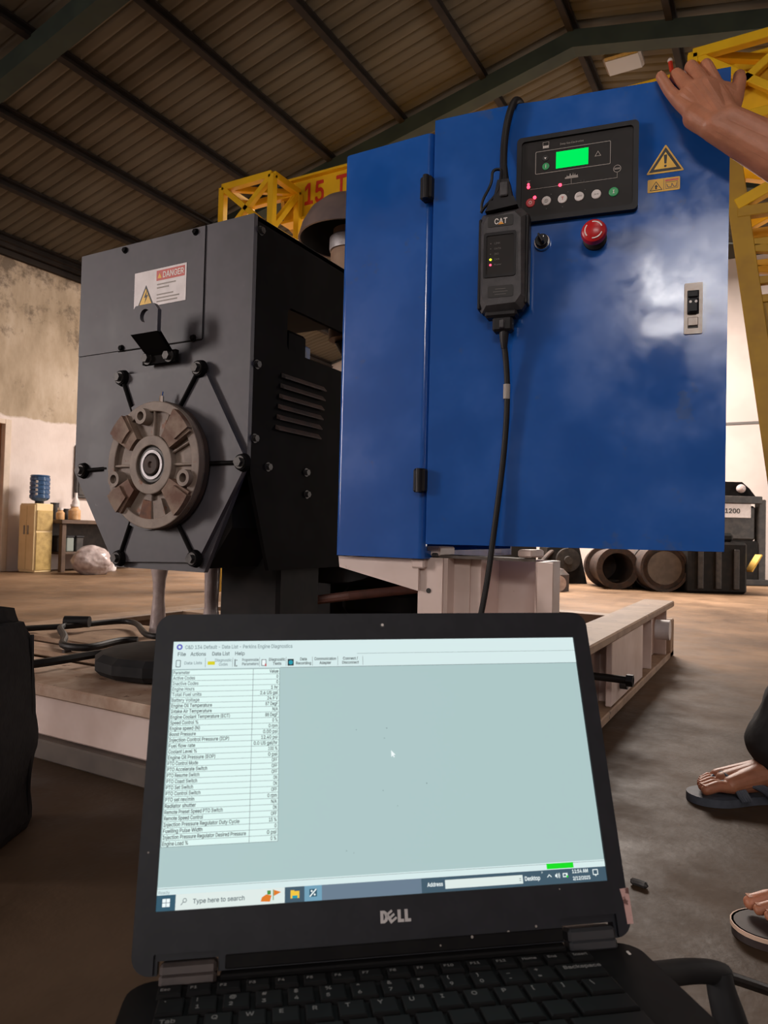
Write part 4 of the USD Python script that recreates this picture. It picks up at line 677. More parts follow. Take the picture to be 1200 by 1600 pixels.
sp_('taskbar', srect(-.1549, .0001, .1549, .0092, za), 'taskbar'); sp_('taskbar_wallpaper', srect(-.05, .0001, .02, .0092, zb-.00005), 'taskbar2')
sp_('start_button', srect(-.1549, .0001, -.1430, .0092, zb), 'start'); sp_('start_logo', cat(*[srect(x, y, x+.0022, y+.0022, zc) for x in (-.1512, -.1487) for y in (.0024, .0049)]), 'white')
sp_('search_box', srect(-.1430, .0001, -.0728, .0092, zb), 'search'); sp_('search_text', stxt('Type here to search', -.1320, .0034, .0026, zc, True, width=.0330), 'grey_ink')
sp_('search_glass', S(ext(Point(-.1372, .0055).buffer(.0013).difference(Point(-.1372, .0055).buffer(.0009)).union(LineString([(-.1382, .0045), (-.1394, .0030)]).buffer(.0002)), .00005).apply_translation((0, 0, zc))), 'grey_ink')
sp_('search_picture', cat(S(ext(Polygon([(-.0885, .0018), (-.0825, .0014), (-.0815, .0050), (-.0850, .0058), (-.0878, .0042)]), .00005).apply_translation((0, 0, zc))), S(ext(Polygon([(-.0800, .0082), (-.0800, .0046), (-.0752, .0066)]), .00005).apply_translation((0, 0, zc)))), 'orange')
sp_('search_picture', cat(srect(-.0843, .0056, -.0820, .0080, zc), srect(-.0806, .0022, -.0801, .0084, zc)), 'leaf')
sp_('folder_icon', cat(srect(-.0690, .0024, -.0632, .0066, zc), srect(-.0690, .0064, -.0665, .0072, zc)), 'folder'); sp_('folder_tab', srect(-.0678, .0024, -.0644, .0040, zc+.0001), 'teal')
sp_('app_button', srect(-.0598, .0001, -.0482, .0092, zb), 'task_app'); sp_('app_icon', cat(srect(-.0565, .0026, -.0515, .0072, zc)), 'start'); sp_('app_icon', S(ext(LineString([(-.0560, .0030), (-.0522, .0068)]).buffer(.0004).union(Point(-.0550, .006).buffer(.0006)).union(Point(-.053, .0038).buffer(.0006)), .00005).apply_translation((0, 0, zc+.0001))), 'white')
sp_('address_text', stxt('Address', .0240, .0038, .0024, zc, True, width=.0110), 'white'); sp_('address_field', srect(.0366, .0018, .0925, .0072, zc), 'search'); sp_('field_arrows', cat(srect(.0900, .0048, .0912, .0052, zc+.0001), srect(.0900, .0036, .0912, .0040, zc+.0001)), 'grey_ink')
sp_('desktop_text', cat(stxt('Desktop', .0940, .0034, .0026, zc, True, width=.0112), stxt('»', .1065, .0072, .0016, zc)), 'white')
tr = LineString([(.1108, .0048), (.1122, .0062), (.1136, .0048)]).buffer(.00025).union(Polygon([(.1165, .0046), (.1172, .0046), (.1180, .0036), (.1180, .0070), (.1172, .0060), (.1165, .0060)])).union(LineString([(.1188, .0042), (.1191, .0053), (.1188, .0064)]).buffer(.0002)).union(LineString([(.1196, .0038), (.1199, .0053), (.1196, .0068)]).buffer(.0002)).union(sbox(.1222, .0040, .1258, .0066).difference(sbox(.1228, .0046, .1246, .0060))).union(rrect(.1448, .1488, .0042, .0078, .0003).difference(rrect(.1453, .1483, .0047, .0073, .0002))).union(Polygon([(.1462, .0042), (.1474, .0042), (.1468, .0032)]))
sp_('tray_icons', S(ext(tr, .00005).apply_translation((0, 0, zc))), 'white'); sp_('tray_badge', srect(.1248, .0038, .1260, .0050, zc+.0001), 'green')
sp_('clock_text', cat(stxt('11:54 AM', .1295, .0062, .0022, zc, True, 'l', .0118), stxt('2/12/2025', .1295, .0018, .0022, zc, True, 'l', .0130)), 'white')
sp_('mouse_pointer', S(ext(Polygon([(.0030, .0935), (.0030, .0888), (.0041, .0898), (.0049, .0884), (.0055, .0888), (.0048, .0901), (.0062, .0903)]), .00005).apply_translation((0, 0, za))), 'white')
for x, y, r in ((.0005, .1090, .0005), (-.0015, .1020, .0004), (-.022, .1085, .0004), (.028, .0700, .0005), (-.004, .0665, .0004), (.006, .0560, .0003), (-.031, .0290, .0004), (-.026, .0275, .0003)): sp_('dirt_speck', S(cyl((x, y, .0), (x, y, .0002), r, 6)), 'ink_dim')
# silver logo
w_ = .0021; Lp = Polygon([(0, 0), (.0042, 0), (.0042, .0018), (w_, .0018), (w_, .0074), (0, .0074)])
Dp_ = Polygon([(0, 0), (.0028, 0), (.0046, .0012), (.0053, .0037), (.0046, .0062), (.0028, .0074), (0, .0074)]).difference(Polygon([(w_*.95, .0018), (.0026, .0018), (.0033, .0037), (.0026, .0056), (w_*.95, .0056)]))
Ep = union_all([sbox(0, 0, .0019, .0066)]+[sbox(0, y, .0052, y+.0014) for y in (0, .0026, .0052)])
Ep = affinity.translate(affinity.rotate(Ep, 35, origin=(.0026, .0033)), .0050, .0003)
lets = [ext(g, .0006).apply_translation((x, -.0158, .0016)) for g, x in ((Dp_, -.0095), (Ep, -.0098), (Lp, .0022), (Lp, .0070))]
part(lp, 'logo', S(cat(*lets)), 'logo_silver', False, label='silver DELL lettering under the screen')
hx = [(-.1500, -.1150, 'hinge_metal'), (.1195, .1540, 'hinge_grey')]
for x0, x1, m in hx: part(lp, 'hinge_cover', S(cat(cbox(x0, x1, -.0365, -.0285 if x0 < 0 else -.0275, -.010, .0050, .002), cbox(x0, x1, -.042, -.034, -.008, .006, .002))), m, label='metal hinge cover')
part(lp, 'tape', S(ext(Polygon([(.1625, -.0055), (.1690, -.0050), (.1690, -.0275), (.1645, -.0275), (.1640, -.014)]), .0004).apply_translation((0, 0, .0018))), 'tape', False, label='torn pink tape on the corner')
# base
part(lp, 'base', B(cat(ext(rrect(-.1690, .1690, -.226, .008, .018), .014).apply_translation((0, 0, -.0165)), ext(rrect(-.1680, .1680, -.2252, .0072, .0172), .003).apply_translation((0, 0, -.0035)))), 'deck_plastic', 25)
part(lp, 'hinge_bar', B(cbox(-.113, .117, -.0005, .0065, -.001, .003, .001)), 'deck_plastic')
part(lp, 'palm_rest', B(ext(rrect(-.1655, .1655, -.2225, -.128, .008), .0012).apply_translation((0, 0, -.0008))), 'deck_plastic', False)
part(lp, 'touchpad', B(ext(rrect(-.06, .03, -.205, -.150, .003), .0006).apply_translation((0, 0, .0004))), 'key_plastic', False)
part(lp, 'scuff', B(cat(cbox(.1565, .1580, -.0110, -.0070, -.0006, .0002, .0001))), 'print_white', label='bright chip in the base edge'); part(lp, 'scuff', B(cyl((-.1475, -.0105, -.0006), (-.1475, -.0105, .0001), .0010, 8)), 'print_grey')
KR = [(.0108, .0105, -.1420, .0176, [('Esc', 1)]+[('F%d' % k, 1) for k in range(1, 13)]+[('Home', 1), ('End', 1), ('Insert', 1)], .1500),
      (.0285, .0165, -.1395, .019, ['`', '1', '2', '3', '4', '5', '6', '7', '8', '9', '0', '-', '=', ('Backspace', 1.75)], 0), (.0475, .0165, -.1395, .019, [('Tab', 1.5)]+list('QWERTYUIOP[]')+[('\\', 1.25)], 0),
      (.0665, .0165, -.1395, .019, [('Caps', 1.75)]+list('ASDFGHJKL;\'')+[('Enter', 2.0)], 0), (.0855, .0165, -.1395, .019, [('Shift', 2.25)]+list('ZXCVBNM,./')+[('Shift', 2.5)], 0), (.1045, .0165, -.1395, .019, [('Ctrl', 1.25), ('Fn', 1), ('', 1), ('Alt', 1), ('', 5.5), ('Alt', 1), ('', 1), ('Ctrl', 1), ('', 1), ('', 1), ('', 1)], 0)]
SHIFT = dict(zip('1234567890-=', '!@#$%^&*()_+'))
for d, h, xs, pitch, keys, _ in KR:
    x = xs-pitch/2
    for k in keys:
        s, u = k if isinstance(k, tuple) else (k, 1); w = u*pitch; cx = x+w/2; x += w; hw = w/2-.0013
        ke = part(lp, 'key', B(hull([(cx+a*(hw-e), -d+b*(h/2-e), z) for a in (-1, 1) for b in (-1, 1) for e, z in ((0, -.0004), (.0006, .0022), (.0014, .0026))])), 'key_plastic', 25)
        if s and d < .06:
            ms = []
            if d < .012: t = text(s, .0026, .0001, True); t.apply_translation([-t.bounds[0][0], 0, 0]); ms.append(t.apply_translation((cx-hw+.0022, -d-.0010, .0026)))
            elif s in SHIFT:
                for q, yy in ((SHIFT[s], .0022), (s, -.0052)): t = text(q, .0033, .0001, True); t.apply_translation([-t.bounds[0][0], 0, 0]); ms.append(t.apply_translation((cx-hw+.0040, -d+yy, .0026)))
            else: t = text(s, .0036, .0001, True); t.apply_translation([-t.bounds[0][0], 0, 0]); ms.append(t.apply_translation((cx-hw+.0045, -d+.0012, .0026)))
            part(ke, 'key_letter', B(cat(*ms)), 'key_print', False)
# plywood box that carries the laptop (it stays below the picture's edge)
q = [BO+LX*a-BF*b+BN*c for a in (-.11, .11) for b in (-.20, -.05) for c in (-.0172,)]
bxp = hull([tuple(p) for p in q]+[(p[0], p[1], 0.) for p in q])
single('plywood_stand', bxp, 'wood_crate', 'plain plywood block stand underneath the open laptop', 'stand', smooth=False)
# ================================================================== PERSON holding the door's top corner (mostly outside the frame)
def G(x, y, z=0.): return _yaw(np.array([x, y, z]))
def Dp(px, py, n): return onp(px, py, D(0, 0, n), DN)
pe = thing('person', 'barefoot sandalled person in black trousers reaching in to hold the blue door corner', 'person', G(1.0, 1.38))
A3 = lambda *a: np.array(a, float)
wr1, wr2 = Dp(1112, 197, .052), Dp(1140, 186, .050)
elb, sho = G(.745, 1.06, 1.10), G(.95, 1.18, 1.275)
bones = []
def chain(pts, rs): 
    for (a, ra), (b, rb) in zip(zip(pts, rs), zip(pts[1:], rs[1:])): bones.append((a, ra, b, rb))
# forearm, upper arm
elb = elb; e1, e2 = elb+ZZ*-.012, elb+ZZ*.014
chain([wr1, wr1*.55+e1*.45, e1], [.0205, .031, .038]); chain([wr2, wr2*.55+e2*.45, e2], [.0205, .030, .036]); bones.append((wr1, .0205, wr2, .0205))
chain([elb, elb*.5+sho*.5, sho], [.041, .047, .055])
# hand
mcp = {'idx': Dp(1121, 139, .027), 'mid': Dp(1100, 131, .031), 'ring': Dp(1079, 139, .029), 'pin': Dp(1061, 158, .024)}
pip_ = {'idx': Dp(1103, 103, .008), 'mid': Dp(1080, 105, .008), 'ring': Dp(1057, 117, .007), 'pin': Dp(1046, 142, .017)}
for a, b in ((wr1, 'pin'), (wr1*.65+wr2*.35, 'ring'), (wr1*.35+wr2*.65, 'mid'), (wr2, 'idx')): bones.append((a, .0195, mcp[b], .0125 if b != 'pin' else .0115))
bones.append((mcp['pin'], .0115, mcp['ring'], .0120)); bones.append((mcp['ring'], .0120, mcp['mid'], .0125)); bones.append((mcp['mid'], .0125, mcp['idx'], .0125))
bones.append((wr1, .020, mcp['pin']*.45+wr1*.55-DN*.004, .0215))
tips = {}
for f, r in (('idx', .0108), ('mid', .0110), ('ring', .0105)):
    p = pip_[f]; u = (p-DO)@DU; zt = p[2]
    d_ = D(u-.002, zt-.004, -.028); tp = D(u-.003, 1.366, -.040); tq = D(u-.004, 1.345, -.039); tips[f] = tq
    chain([mcp[f], p, d_, tp, tq], [.0122, r, r*.93, r*.85, r*.76])
pd, pt = Dp(1038, 129, .014), Dp(1032.5, 119.5, .012); tips['pin'] = pt
chain([mcp['pin'], pip_['pin'], pd, pt], [.0115, .0094, .0088, .0080])
t0, t1, t2, t3 = Dp(1137, 178, .045), Dp(1149, 155, .026), Dp(1155.5, 126, .004), Dp(1155, 118, -.020); tips['th'] = t3
chain([wr2, t0, t1, t2, t3], [.019, .0170, .0122, .0105, .0095]); bones.append((t0, .016, mcp['idx'], .0125)); bones.append((t1, .011, mcp['idx'], .0125)); bones.append((Dp(1138, 140, .018), .0115, mcp['idx'], .0125)); bones.append((Dp(1138, 140, .018), .0115, t1, .0115)); bones.append((Dp(1138, 140, .018), .0115, t0, .015))
for a_, b_ in (('idx', 'mid'), ('mid', 'ring'), ('ring', 'pin')): bones.append(((wr1+wr2)/2, .0205, (mcp[a_]+mcp[b_])/2, .0128))
# trunk, neck, head
hipL, hipR = G(1.08, 1.30, .86), G(1.10, 1.47, .86); shoR = G(.96, 1.54, 1.275)
chain([G(1.09, 1.385, .90), G(1.06, 1.375, 1.02), G(1.0, 1.365, 1.18), G(.965, 1.36, 1.27)], [.125, .115, .125, .085])
for a, r in ((hipL, .105), (hipR, .105)): bones.append((a, r, G(1.08, 1.385, .94), .115))
for s in (sho, shoR): bones.append((s, .060, G(1.0, 1.365, 1.17), .105)); bones.append((s, .055, G(.965, 1.36, 1.29), .06))
hd = G(.895, 1.36, 1.475); chain([G(.955, 1.36, 1.30), G(.93, 1.36, 1.385), hd+G(.02, 0, -.02)], [.062, .055, .075])
chain([hd+G(.03, 0, .03), hd+G(-.005, 0, .035)], [.092, .085]); chain([hd+G(-.01, 0, .0), hd+G(-.055, 0, -.085)], [.078, .030]); bones.append((hd+G(-.083, 0, .015), .012, hd+G(-.094, 0, -.022), .014))
for s in (-1, 1): bones.append((hd+G(.015, s*.086, -.005), .012, hd+G(.020, s*.088, .022), .014)); bones.append((hd+G(-.058, s*.034, -.015), .026, hd+G(-.04, s*.05, -.045), .026))
bones.append((hd+G(-.08, -.03, .038), .013, hd+G(-.08, .03, .038), .013))
# other arm, relaxed at the side
eR, wR = G(1.02, 1.60, 1.0), G(.95, 1.60, .78); chain([shoR, eR, wR], [.053, .040, .026])
pm = G(.935, 1.60, .70); bones.append((wR, .024, pm, .026)); bones.append((wR, .022, pm+G(.03, 0, 0), .022)); bones.append((wR, .022, pm+G(-.03, 0, .0), .022))
for k, (o, l) in enumerate(((-.036, .062), (-.012, .075), (.012, .07), (.034, .055))):
    b0 = pm+G(o, .0, -.012); chain([b0, b0+G(-.006, -.012, -l*.55), b0+G(-.008, -.030, -l)], [.0095, .0088, .0075])
chain([wR+G(-.015, -.01, -.015), pm+G(-.045, -.02, .01), pm+G(-.05, -.03, -.035)], [.014, .012, .009])
# legs and feet
legs = [((hipL), G(.98, 1.14, .47), G(.815, 1.09, .085)), ((hipR), G(1.055, 1.60, .47), G(.945, 1.66, .085))]
for h, k, a in legs: chain([h, h*.5+k*.5, k, k*.6+a*.4, a], [.095, .080, .060, .058, .038])
feet = [(G(.565, 1.095), G(.825, 1.09)), (G(.732, 1.648), G(.975, 1.672))]; toe_pts = []
for i, (toe, heel) in enumerate(feet):
    d = (toe-heel)/np.linalg.norm(toe-heel); s = np.cross(ZZ, d); a = legs[i][2]; zf = .026
    bones.append((a, .036, heel+d*.035+ZZ*(zf+.026), .030)); ball = heel+d*.175
    for o, rr in ((-.026, .019), (0, .021), (.026, .019)): bones.append((a+d*.01-ZZ*.01, .034, ball+s*o+ZZ*(zf+.019), rr)); bones.append((heel+d*.035+ZZ*(zf+.026), .028, ball+s*o+ZZ*(zf+.018), rr))
    sg = 1 if i == 0 else -1                # big toe on the inner side
    for j, (o, l, r) in enumerate(((.031, .062, .0125), (.010, .060, .0095), (-.008, .053, .009), (-.024, .044, .0085), (-.038, .034, .008))):
        b0 = ball+s*(-sg*o*-1 if False else o*(-1 if i == 0 else 1))+ZZ*(zf+.014); tpt = b0+d*l*1.0-ZZ*.004; chain([b0, b0+d*l*.55+ZZ*.004, tpt], [r*1.05, r, r*.92]); toe_pts.append((tpt, d, r))
body = part(pe, 'body', skinmesh(bones, .0060, 14), 'skin', True)
def inflate(idx, g): return [(a, ra+g, b, rb+g) for a, ra, b, rb in idx]
# clothing
mid = elb*.45+sho*.55
shb = [(sho, .066, mid, .062), (shoR, .064, shoR*.55+eR*.45, .058), (hipL+ZZ*.05, .118, hipR+ZZ*.05, .118)]
tb_ = [(G(1.09, 1.385, .90), .140, G(1.06, 1.375, 1.02), .132), (G(1.06, 1.375, 1.02), .132, G(1.0, 1.365, 1.18), .139), (G(1.0, 1.365, 1.18), .139, G(.968, 1.36, 1.265), .094)]+[(s, .068, G(1.0, 1.365, 1.17), .118) for s in (sho, shoR)]
part(pe, 'shirt', skinmesh(shb+tb_, .014, 8), 'shirt', True, label='dark short sleeved shirt')
tr_ = [(hipL, .116, hipR, .116)]
for (h, k, a) in legs:
    lean = (k-a)/np.linalg.norm(k-a); hem = a+lean*.02; tr_ += [(h, .112, k, .086), (k, .088, k*.45+a*.55, .088), (k*.45+a*.55, .088, hem+ZZ*.03, .090)]
tm = skinmesh(tr_, .014, 8); vv = tm.vertices; nz = meshkit.fbm(vv*16., 3, 5); tm.vertices = vv+tm.vertex_normals*((nz-.5)*.022)[:, None]
part(pe, 'trousers', tm, 'trousers', True, label='loose black trousers')
part(pe, 'hair', skinmesh([(hd+G(.035, 0, .045), .098, hd+G(.0, 0, .065), .088), (hd+G(.055, 0, .02), .082, hd+G(.05, 0, -.03), .062)], .008, 8), 'hair', True, label='short black hair')
for s in (-1, 1):
    e = hd+G(-.073, s*.033, .012); ey = part(pe, 'eye', trimesh.creation.icosphere(3, .0125).apply_translation(e), 'eye_white', True); part(ey, 'iris', trimesh.creation.icosphere(2, .0065).apply_translation(e+G(-.0075, 0, 0)), 'iris', True)
    part(pe, 'eyebrow', tube(spline([hd+G(-.088, s*.015, .040), hd+G(-.092, s*.034, .046), hd+G(-.078, s*.052, .040)], 4), .004, 8), 'hair')
part(pe, 'mouth', skinmesh([(hd+G(-.083, -.018, -.062), .0055, hd+G(-.088, 0, -.061), .008), (hd+G(-.088, 0, -.061), .008, hd+G(-.083, .018, -.062), .0055)], .003, 6), 'lips', True)
# nails that show: little finger, and the toes
nd = (pt-pd)/np.linalg.norm(pt-pd); nx = np.cross(nd, DN); nx /= np.linalg.norm(nx)
part(pe, 'finger_nail', frame(hull([(a*.0046*(1 if b < 1 else .7), b*.0048, c) for a in (-1, 1) for b in (-1, 1) for c in (0, .0006)]), pt+DN*.0066+nd*.001, nx, nd, DN), 'nail')
for tpt, d, r in toe_pts: part(pe, 'toe_nail', frame(cbox(-r*.5, r*.5, -r*.5, r*.5, 0, .0010, .0004), tpt+ZZ*(r*.80)+d*r*.05, np.cross(d, ZZ), d, ZZ), 'nail')
for i, (toe, heel) in enumerate(feet):
    d = (toe-heel)/np.linalg.norm(toe-heel); s = np.cross(ZZ, d); m_, col = (('sandal_brown', 'sandal_trim'), ('sandal_blue', 'sandal_blue'))[i]
    ln = np.linalg.norm(toe-heel)+.022; P = [(-.012, 0), (-.006, .026), (.05, .034), (.12, .034), (.19, .049), (ln-.03, .040), (ln-.008, .018), (ln-.004, 0), (ln-.010, -.022), (ln-.035, -.042), (.19, -.048), (.12, -.036), (.05, -.034), (-.006, -.026)]
    pg = Polygon(spline(np.array(P+[P[0]]), 4)).buffer(0); F_ = lambda me_: frame(me_, heel+ZZ*.001, d, s, ZZ)
    sd = part(pe, 'sandal', F_(ext(pg, .018)), m_, 25, label=('dark sandal with a pale sole edge', 'blue grey strapped sandal')[i])
    if i == 0: part(sd, 'sole_edge', F_(ext(pg.buffer(.002).difference(pg.buffer(-.003)), .006).apply_translation((0, 0, .012))), col)
    for q in ([(.205, -.002, .03), (.16, .030, .052), (.10, .040, .035), (.075, .038, .012)], [(.205, -.002, .03), (.16, -.030, .052), (.10, -.040, .035), (.075, -.038, .012)], [(.15, .046, .014), (.165, .028, .048), (.168, 0, .060), (.165, -.028, .048), (.15, -.046, .014)]):
        pth = spline(q, 6); part(sd, 'strap', F_(cat(*[tube(pth+np.array([o, 0, 0]), .0052, 8) for o in (-.009, -.003, .003, .009)])), m_)
# ================================================================== THINGS AROUND THE HALL
# black bag at the near left
bb = on(-143, 1368, 2, 0); bg = thing('bag', 'tall black cloth bag standing on the floor at the left edge', 'bag', (bb[0], bb[1], 0))
def BG(x, y, z): return bb*np.array([1, 1, 0])+G(x, y, z)
ctl = []
for z, w, o in ((0.0, .92, 0), (.02, 1., .0), (.16, .98, .004), (.29, 1.0, .0), (.37, .97, -.004), (.405, .88, -.01)):
    ctl += [BG(o+a*.105*w, .10+b*.13*w, z) for a, b in ((-1, -.8), (-.8, -1), (.8, -1), (1, -.8), (1, .8), (.8, 1), (-.8, 1), (-1, .8))]
bm = hull(ctl).subdivide().subdivide().subdivide(); bm.vertices = bm.vertices+bm.vertex_normals*((meshkit.fbm(bm.vertices*11., 3, 3)-.5)*.022)[:, None]; bm.vertices[:, 2] = np.maximum(bm.vertices[:, 2], 0)
part(bg, 'bag_body', bm, 'bag', True)
fm = hull([BG(x, y, z) for x, y, z in ((-.09, -.02, .40), (.055, -.02, .42), (.06, -.01, .452), (-.09, .0, .457), (-.09, .20, .40), (.07, .2, .40), (.06, .2, .432), (-.09, .2, .437))]).subdivide().subdivide(); fm.vertices = fm.vertices+fm.vertex_normals*((meshkit.fbm(fm.vertices*18., 2, 4)-.5)*.02)[:, None]
part(bg, 'bag_flap', fm, 'bag', True)
part(bg, 'strap', tube(spline([BG(.10, -.03, .40), BG(.125, -.05, .385), BG(.112, -.04, .30), BG(.116, -.04, .16), BG(.108, -.03, .06)], 6), .010, 8), 'bag'); part(bg, 'buckle', cbox(*np.ravel(np.column_stack([BG(.055, -.04, .21)-.014, BG(.055, -.04, .21)+.014])), .004), 'print_grey')
for k in (-1, 1): part(bg, 'seam', tube(spline([BG(.104, .10+k*.09, .03), BG(.104, .10+k*.09, .2), BG(.100, .10+k*.09, .38)], 5), .004, 6), 'plastic_black')

# left wall: enamel cupboard with water bottle, bench with jars, wrapped bundle
fx = XL+.02
fa, fb = on(30, 840, 0, XL+.45)[1], on(82, 840, 0, XL+.10)[1]; ft = on(50, 786, 0, XL+.45)[2]
y0c = on(55, 840, 0, XL+.45)[1]; y1c = on(82, 840, 0, XL+.45)[1]; xb = on(30, 840, 1, y0c)[0]; c1 = y1c
fr_ = thing('enamel_cupboard', 'cream yellow enamel cupboard with two door handles against the stained wall', 'cupboard', (XL+.3, y0c+.1, 0))
part(fr_, 'cupboard_body', cbox(xb, XL+.45, y0c, y1c, .0, ft, .010), 'fridge')
part(fr_, 'cupboard_door', cbox(xb+.01, XL+.44, y0c-.014, y0c, .03, ft-.02, .005), 'fridge')
part(fr_, 'front_panel', cbox(XL+.45, XL+.458, y0c+.01, y1c-.01, .03, ft*.58, .003), 'fridge_dark'); part(fr_, 'front_shelf', cbox(XL+.45, XL+.460, y0c+.01, y1c-.01, ft*.61, ft*.90, .003), 'fridge_dark')
for k in (-.035, .035): part(fr_, 'handle', cbox((xb+XL+.45)/2+k-.010, (xb+XL+.45)/2+k+.010, y0c-.026, y0c-.014, ft*.55, ft*.68, .003), 'latch_metal')
part(fr_, 'side_seam', cbox((xb+XL+.45)/2-.003, (xb+XL+.45)/2+.003, y0c-.0155, y0c-.0135, .04, ft-.03, .001), 'fridge_dark')
wz = ft; wy = y0c+.12; wx = XL+.33
wb = thing('water_bottle', 'blue refillable water bottle standing upside down on the enamel cupboard', 'water bottle', (wx, wy, wz))
WR = .115; pf = [(0, 0), (.04, 0), (.04, .025), (WR*.8, .045), (WR, .07)]
for k in range(5): z_ = .07+.052*k; pf += [(WR, z_+.004), (WR, z_+.038), (WR-.008, z_+.045), (WR-.008, z_+.05)]
pf += [(WR, .335), (WR-.01, .35), (0, .35)]
part(wb, 'bottle', lathe(pf, (wx, wy, wz), (0, 0, 1), 28), 'water_blue'); part(wb, 'neck_ring', lathe([(.03, 0), (.05, 0), (.05, .03), (.03, .03), (.03, 0)], (wx, wy, wz), (0, 0, 1), 20), 'plastic_black')
part(wb, 'bottle_label', frame(cat(*[cbox(-.012, .012, -.003, .003, z, z+.03, .002) for z in (.10, .15, .2, .25)]), (wx+WR*.62, wy-WR*.79, wz), A3(.79, .62, 0), A3(-.62, .79, 0)*-1, ZZ), 'print_white')
by0 = on(86, 885, 0, XL+.5)[1]; by1 = by0+1.5; bz_ = on(100, 812, 0, XL+.5)[2]
be_ = thing('workbench', 'dark wooden workbench by the wall beyond the enamel cupboard', 'workbench', (XL+.3, by0+.7, 0))
part(be_, 'worktop', cbox(XL+.02, XL+.6, by0, by1, bz_-.05, bz_, .005), 'bench_wood'); part(be_, 'shelf', cbox(XL+.04, XL+.55, by0+.04, by1-.04, .22, .25, .004), 'bench_wood')
for x in (XL+.06, XL+.54):
    for y in (by0+.06, by1-.06): part(be_, 'leg', cbox(x-.03, x+.03, y-.03, y+.03, 0, bz_-.05, .004), 'bench_wood')
part(be_, 'back_board', cbox(XL+.02, XL+.045, by0, by1, .25, bz_-.05, .004), 'dark_things')
J = [(94, .12, .05, 'amber_glass', 'small amber jar on the workbench nearest the enamel cupboard'), (116, .17, .075, 'amber_glass', 'larger amber jar on the workbench below a dark hanging panel')]
for px, h, r, m, lab in J:
    y = on(px, 812, 0, XL+.45)[1]; o = (XL+.45, y, bz_); j = thing('jar', lab, 'jar', o, 'amber jars on the workbench')
    part(j, 'glass', lathe([(0, 0), (r*.9, 0), (r, .01), (r, h*.7), (r*.6, h*.9), (r*.6, h), (0, h)], o, (0, 0, 1), 20), m); part(j, 'lid', cyl((o[0], o[1], bz_+h), (o[0], o[1], bz_+h+.03), r*.68, 18), 'label_white')
y = on(119, 770, 0, XL+.2)[1]; o = (XL+.2, y, bz_)
bo_ = thing('bottle', 'pale bottle standing at the back of the workbench', 'bottle', o); part(bo_, 'glass', lathe([(0, 0), (.05, 0), (.05, .24), (.02, .30), (.02, .36), (0, .36)], o, (0, 0, 1), 18), 'label_white'); part(bo_, 'cap', cyl((o[0], o[1], bz_+.36), (o[0], o[1], bz_+.385), .022, 14), 'dark_things')
for k, (px, h, w, m, lab) in enumerate(((88, .20, .10, 'dark_things', 'dark tin beside the small amber jar on the workbench'), (104, .13, .12, 'dark_things', 'dark tin between the two amber jars on the workbench'))):
    y = on(px, 812, 0, XL+.3)[1]; o = np.array([XL+.26, y, bz_]); t_ = thing('tin', lab, 'tin', o, 'dark tins on the workbench'); part(t_, 'can', lathe([(0, 0), (w/2, 0), (w/2, h), (0, h)], o, (0, 0, 1), 20), m); part(t_, 'lid', cyl(o+[0, 0, h], o+[0, 0, h+.012], w/2+.004, 20), 'hinge_grey')
for k, (px, c, lab) in enumerate(((90, 'dark_things', 'dark parts box on the workbench shelf nearest the enamel cupboard'), (103, 'teal_grey', 'grey parts box on the workbench shelf'), (118, 'dark_things', 'dark parts box on the workbench shelf, furthest from the enamel cupboard'))):
    y = on(px, 860, 0, XL+.4)[1]; bx_ = thing('parts_box', lab, 'box', (XL+.35, y, .25), 'parts boxes on the workbench shelf'); part(bx_, 'box_body', cbox(XL+.22, XL+.48, y-.055, y+.055, .25, .43, .01), c); part(bx_, 'lid', cbox(XL+.21, XL+.49, y-.058, y+.058, .43, .45, .006), 'hinge_grey')
y = on(116, 730, 0, XL)[1]; single('wall_panel', cat(cbox(XL, XL+.05, y, y+.6, bz_+.30, on(118, 695, 0, XL)[2], .01), cbox(XL+.05, XL+.06, y+.04, y+.56, bz_+.34, on(118, 695, 0, XL)[2]-.04, .004)), 'dark_things', 'dark board fixed to the wall above the workbench', 'board')
pb = on(140, 899, 2, 0)
mm = trimesh.creation.icosphere(4, 1.); v = mm.vertices; v = v*np.array([.24, .24, .19])*(1+.28*(meshkit.fbm(v*1.9+3, 3, 9)-.5))[:, None]; v[:, 2] = np.maximum(v[:, 2]+.155, 0); mm.vertices = v+np.array([pb[0]-.15, pb[1]+.15, 0])
single('wrapped_bundle', mm, 'pale_plastic', 'bundle wrapped in clear plastic lying on the floor by the workbench', 'bundle', smooth=True)
wjug = on(100, 888, 2, 0); single('canister', lathe([(0, 0), (.09, 0), (.10, .02), (.10, .17), (.05, .22), (.05, .25), (0, .25)], (wjug[0]+.75, wjug[1]+.1, 0), (0, 0, 1), 20), 'label_white', 'white canister on the floor in front of the workbench', 'canister')

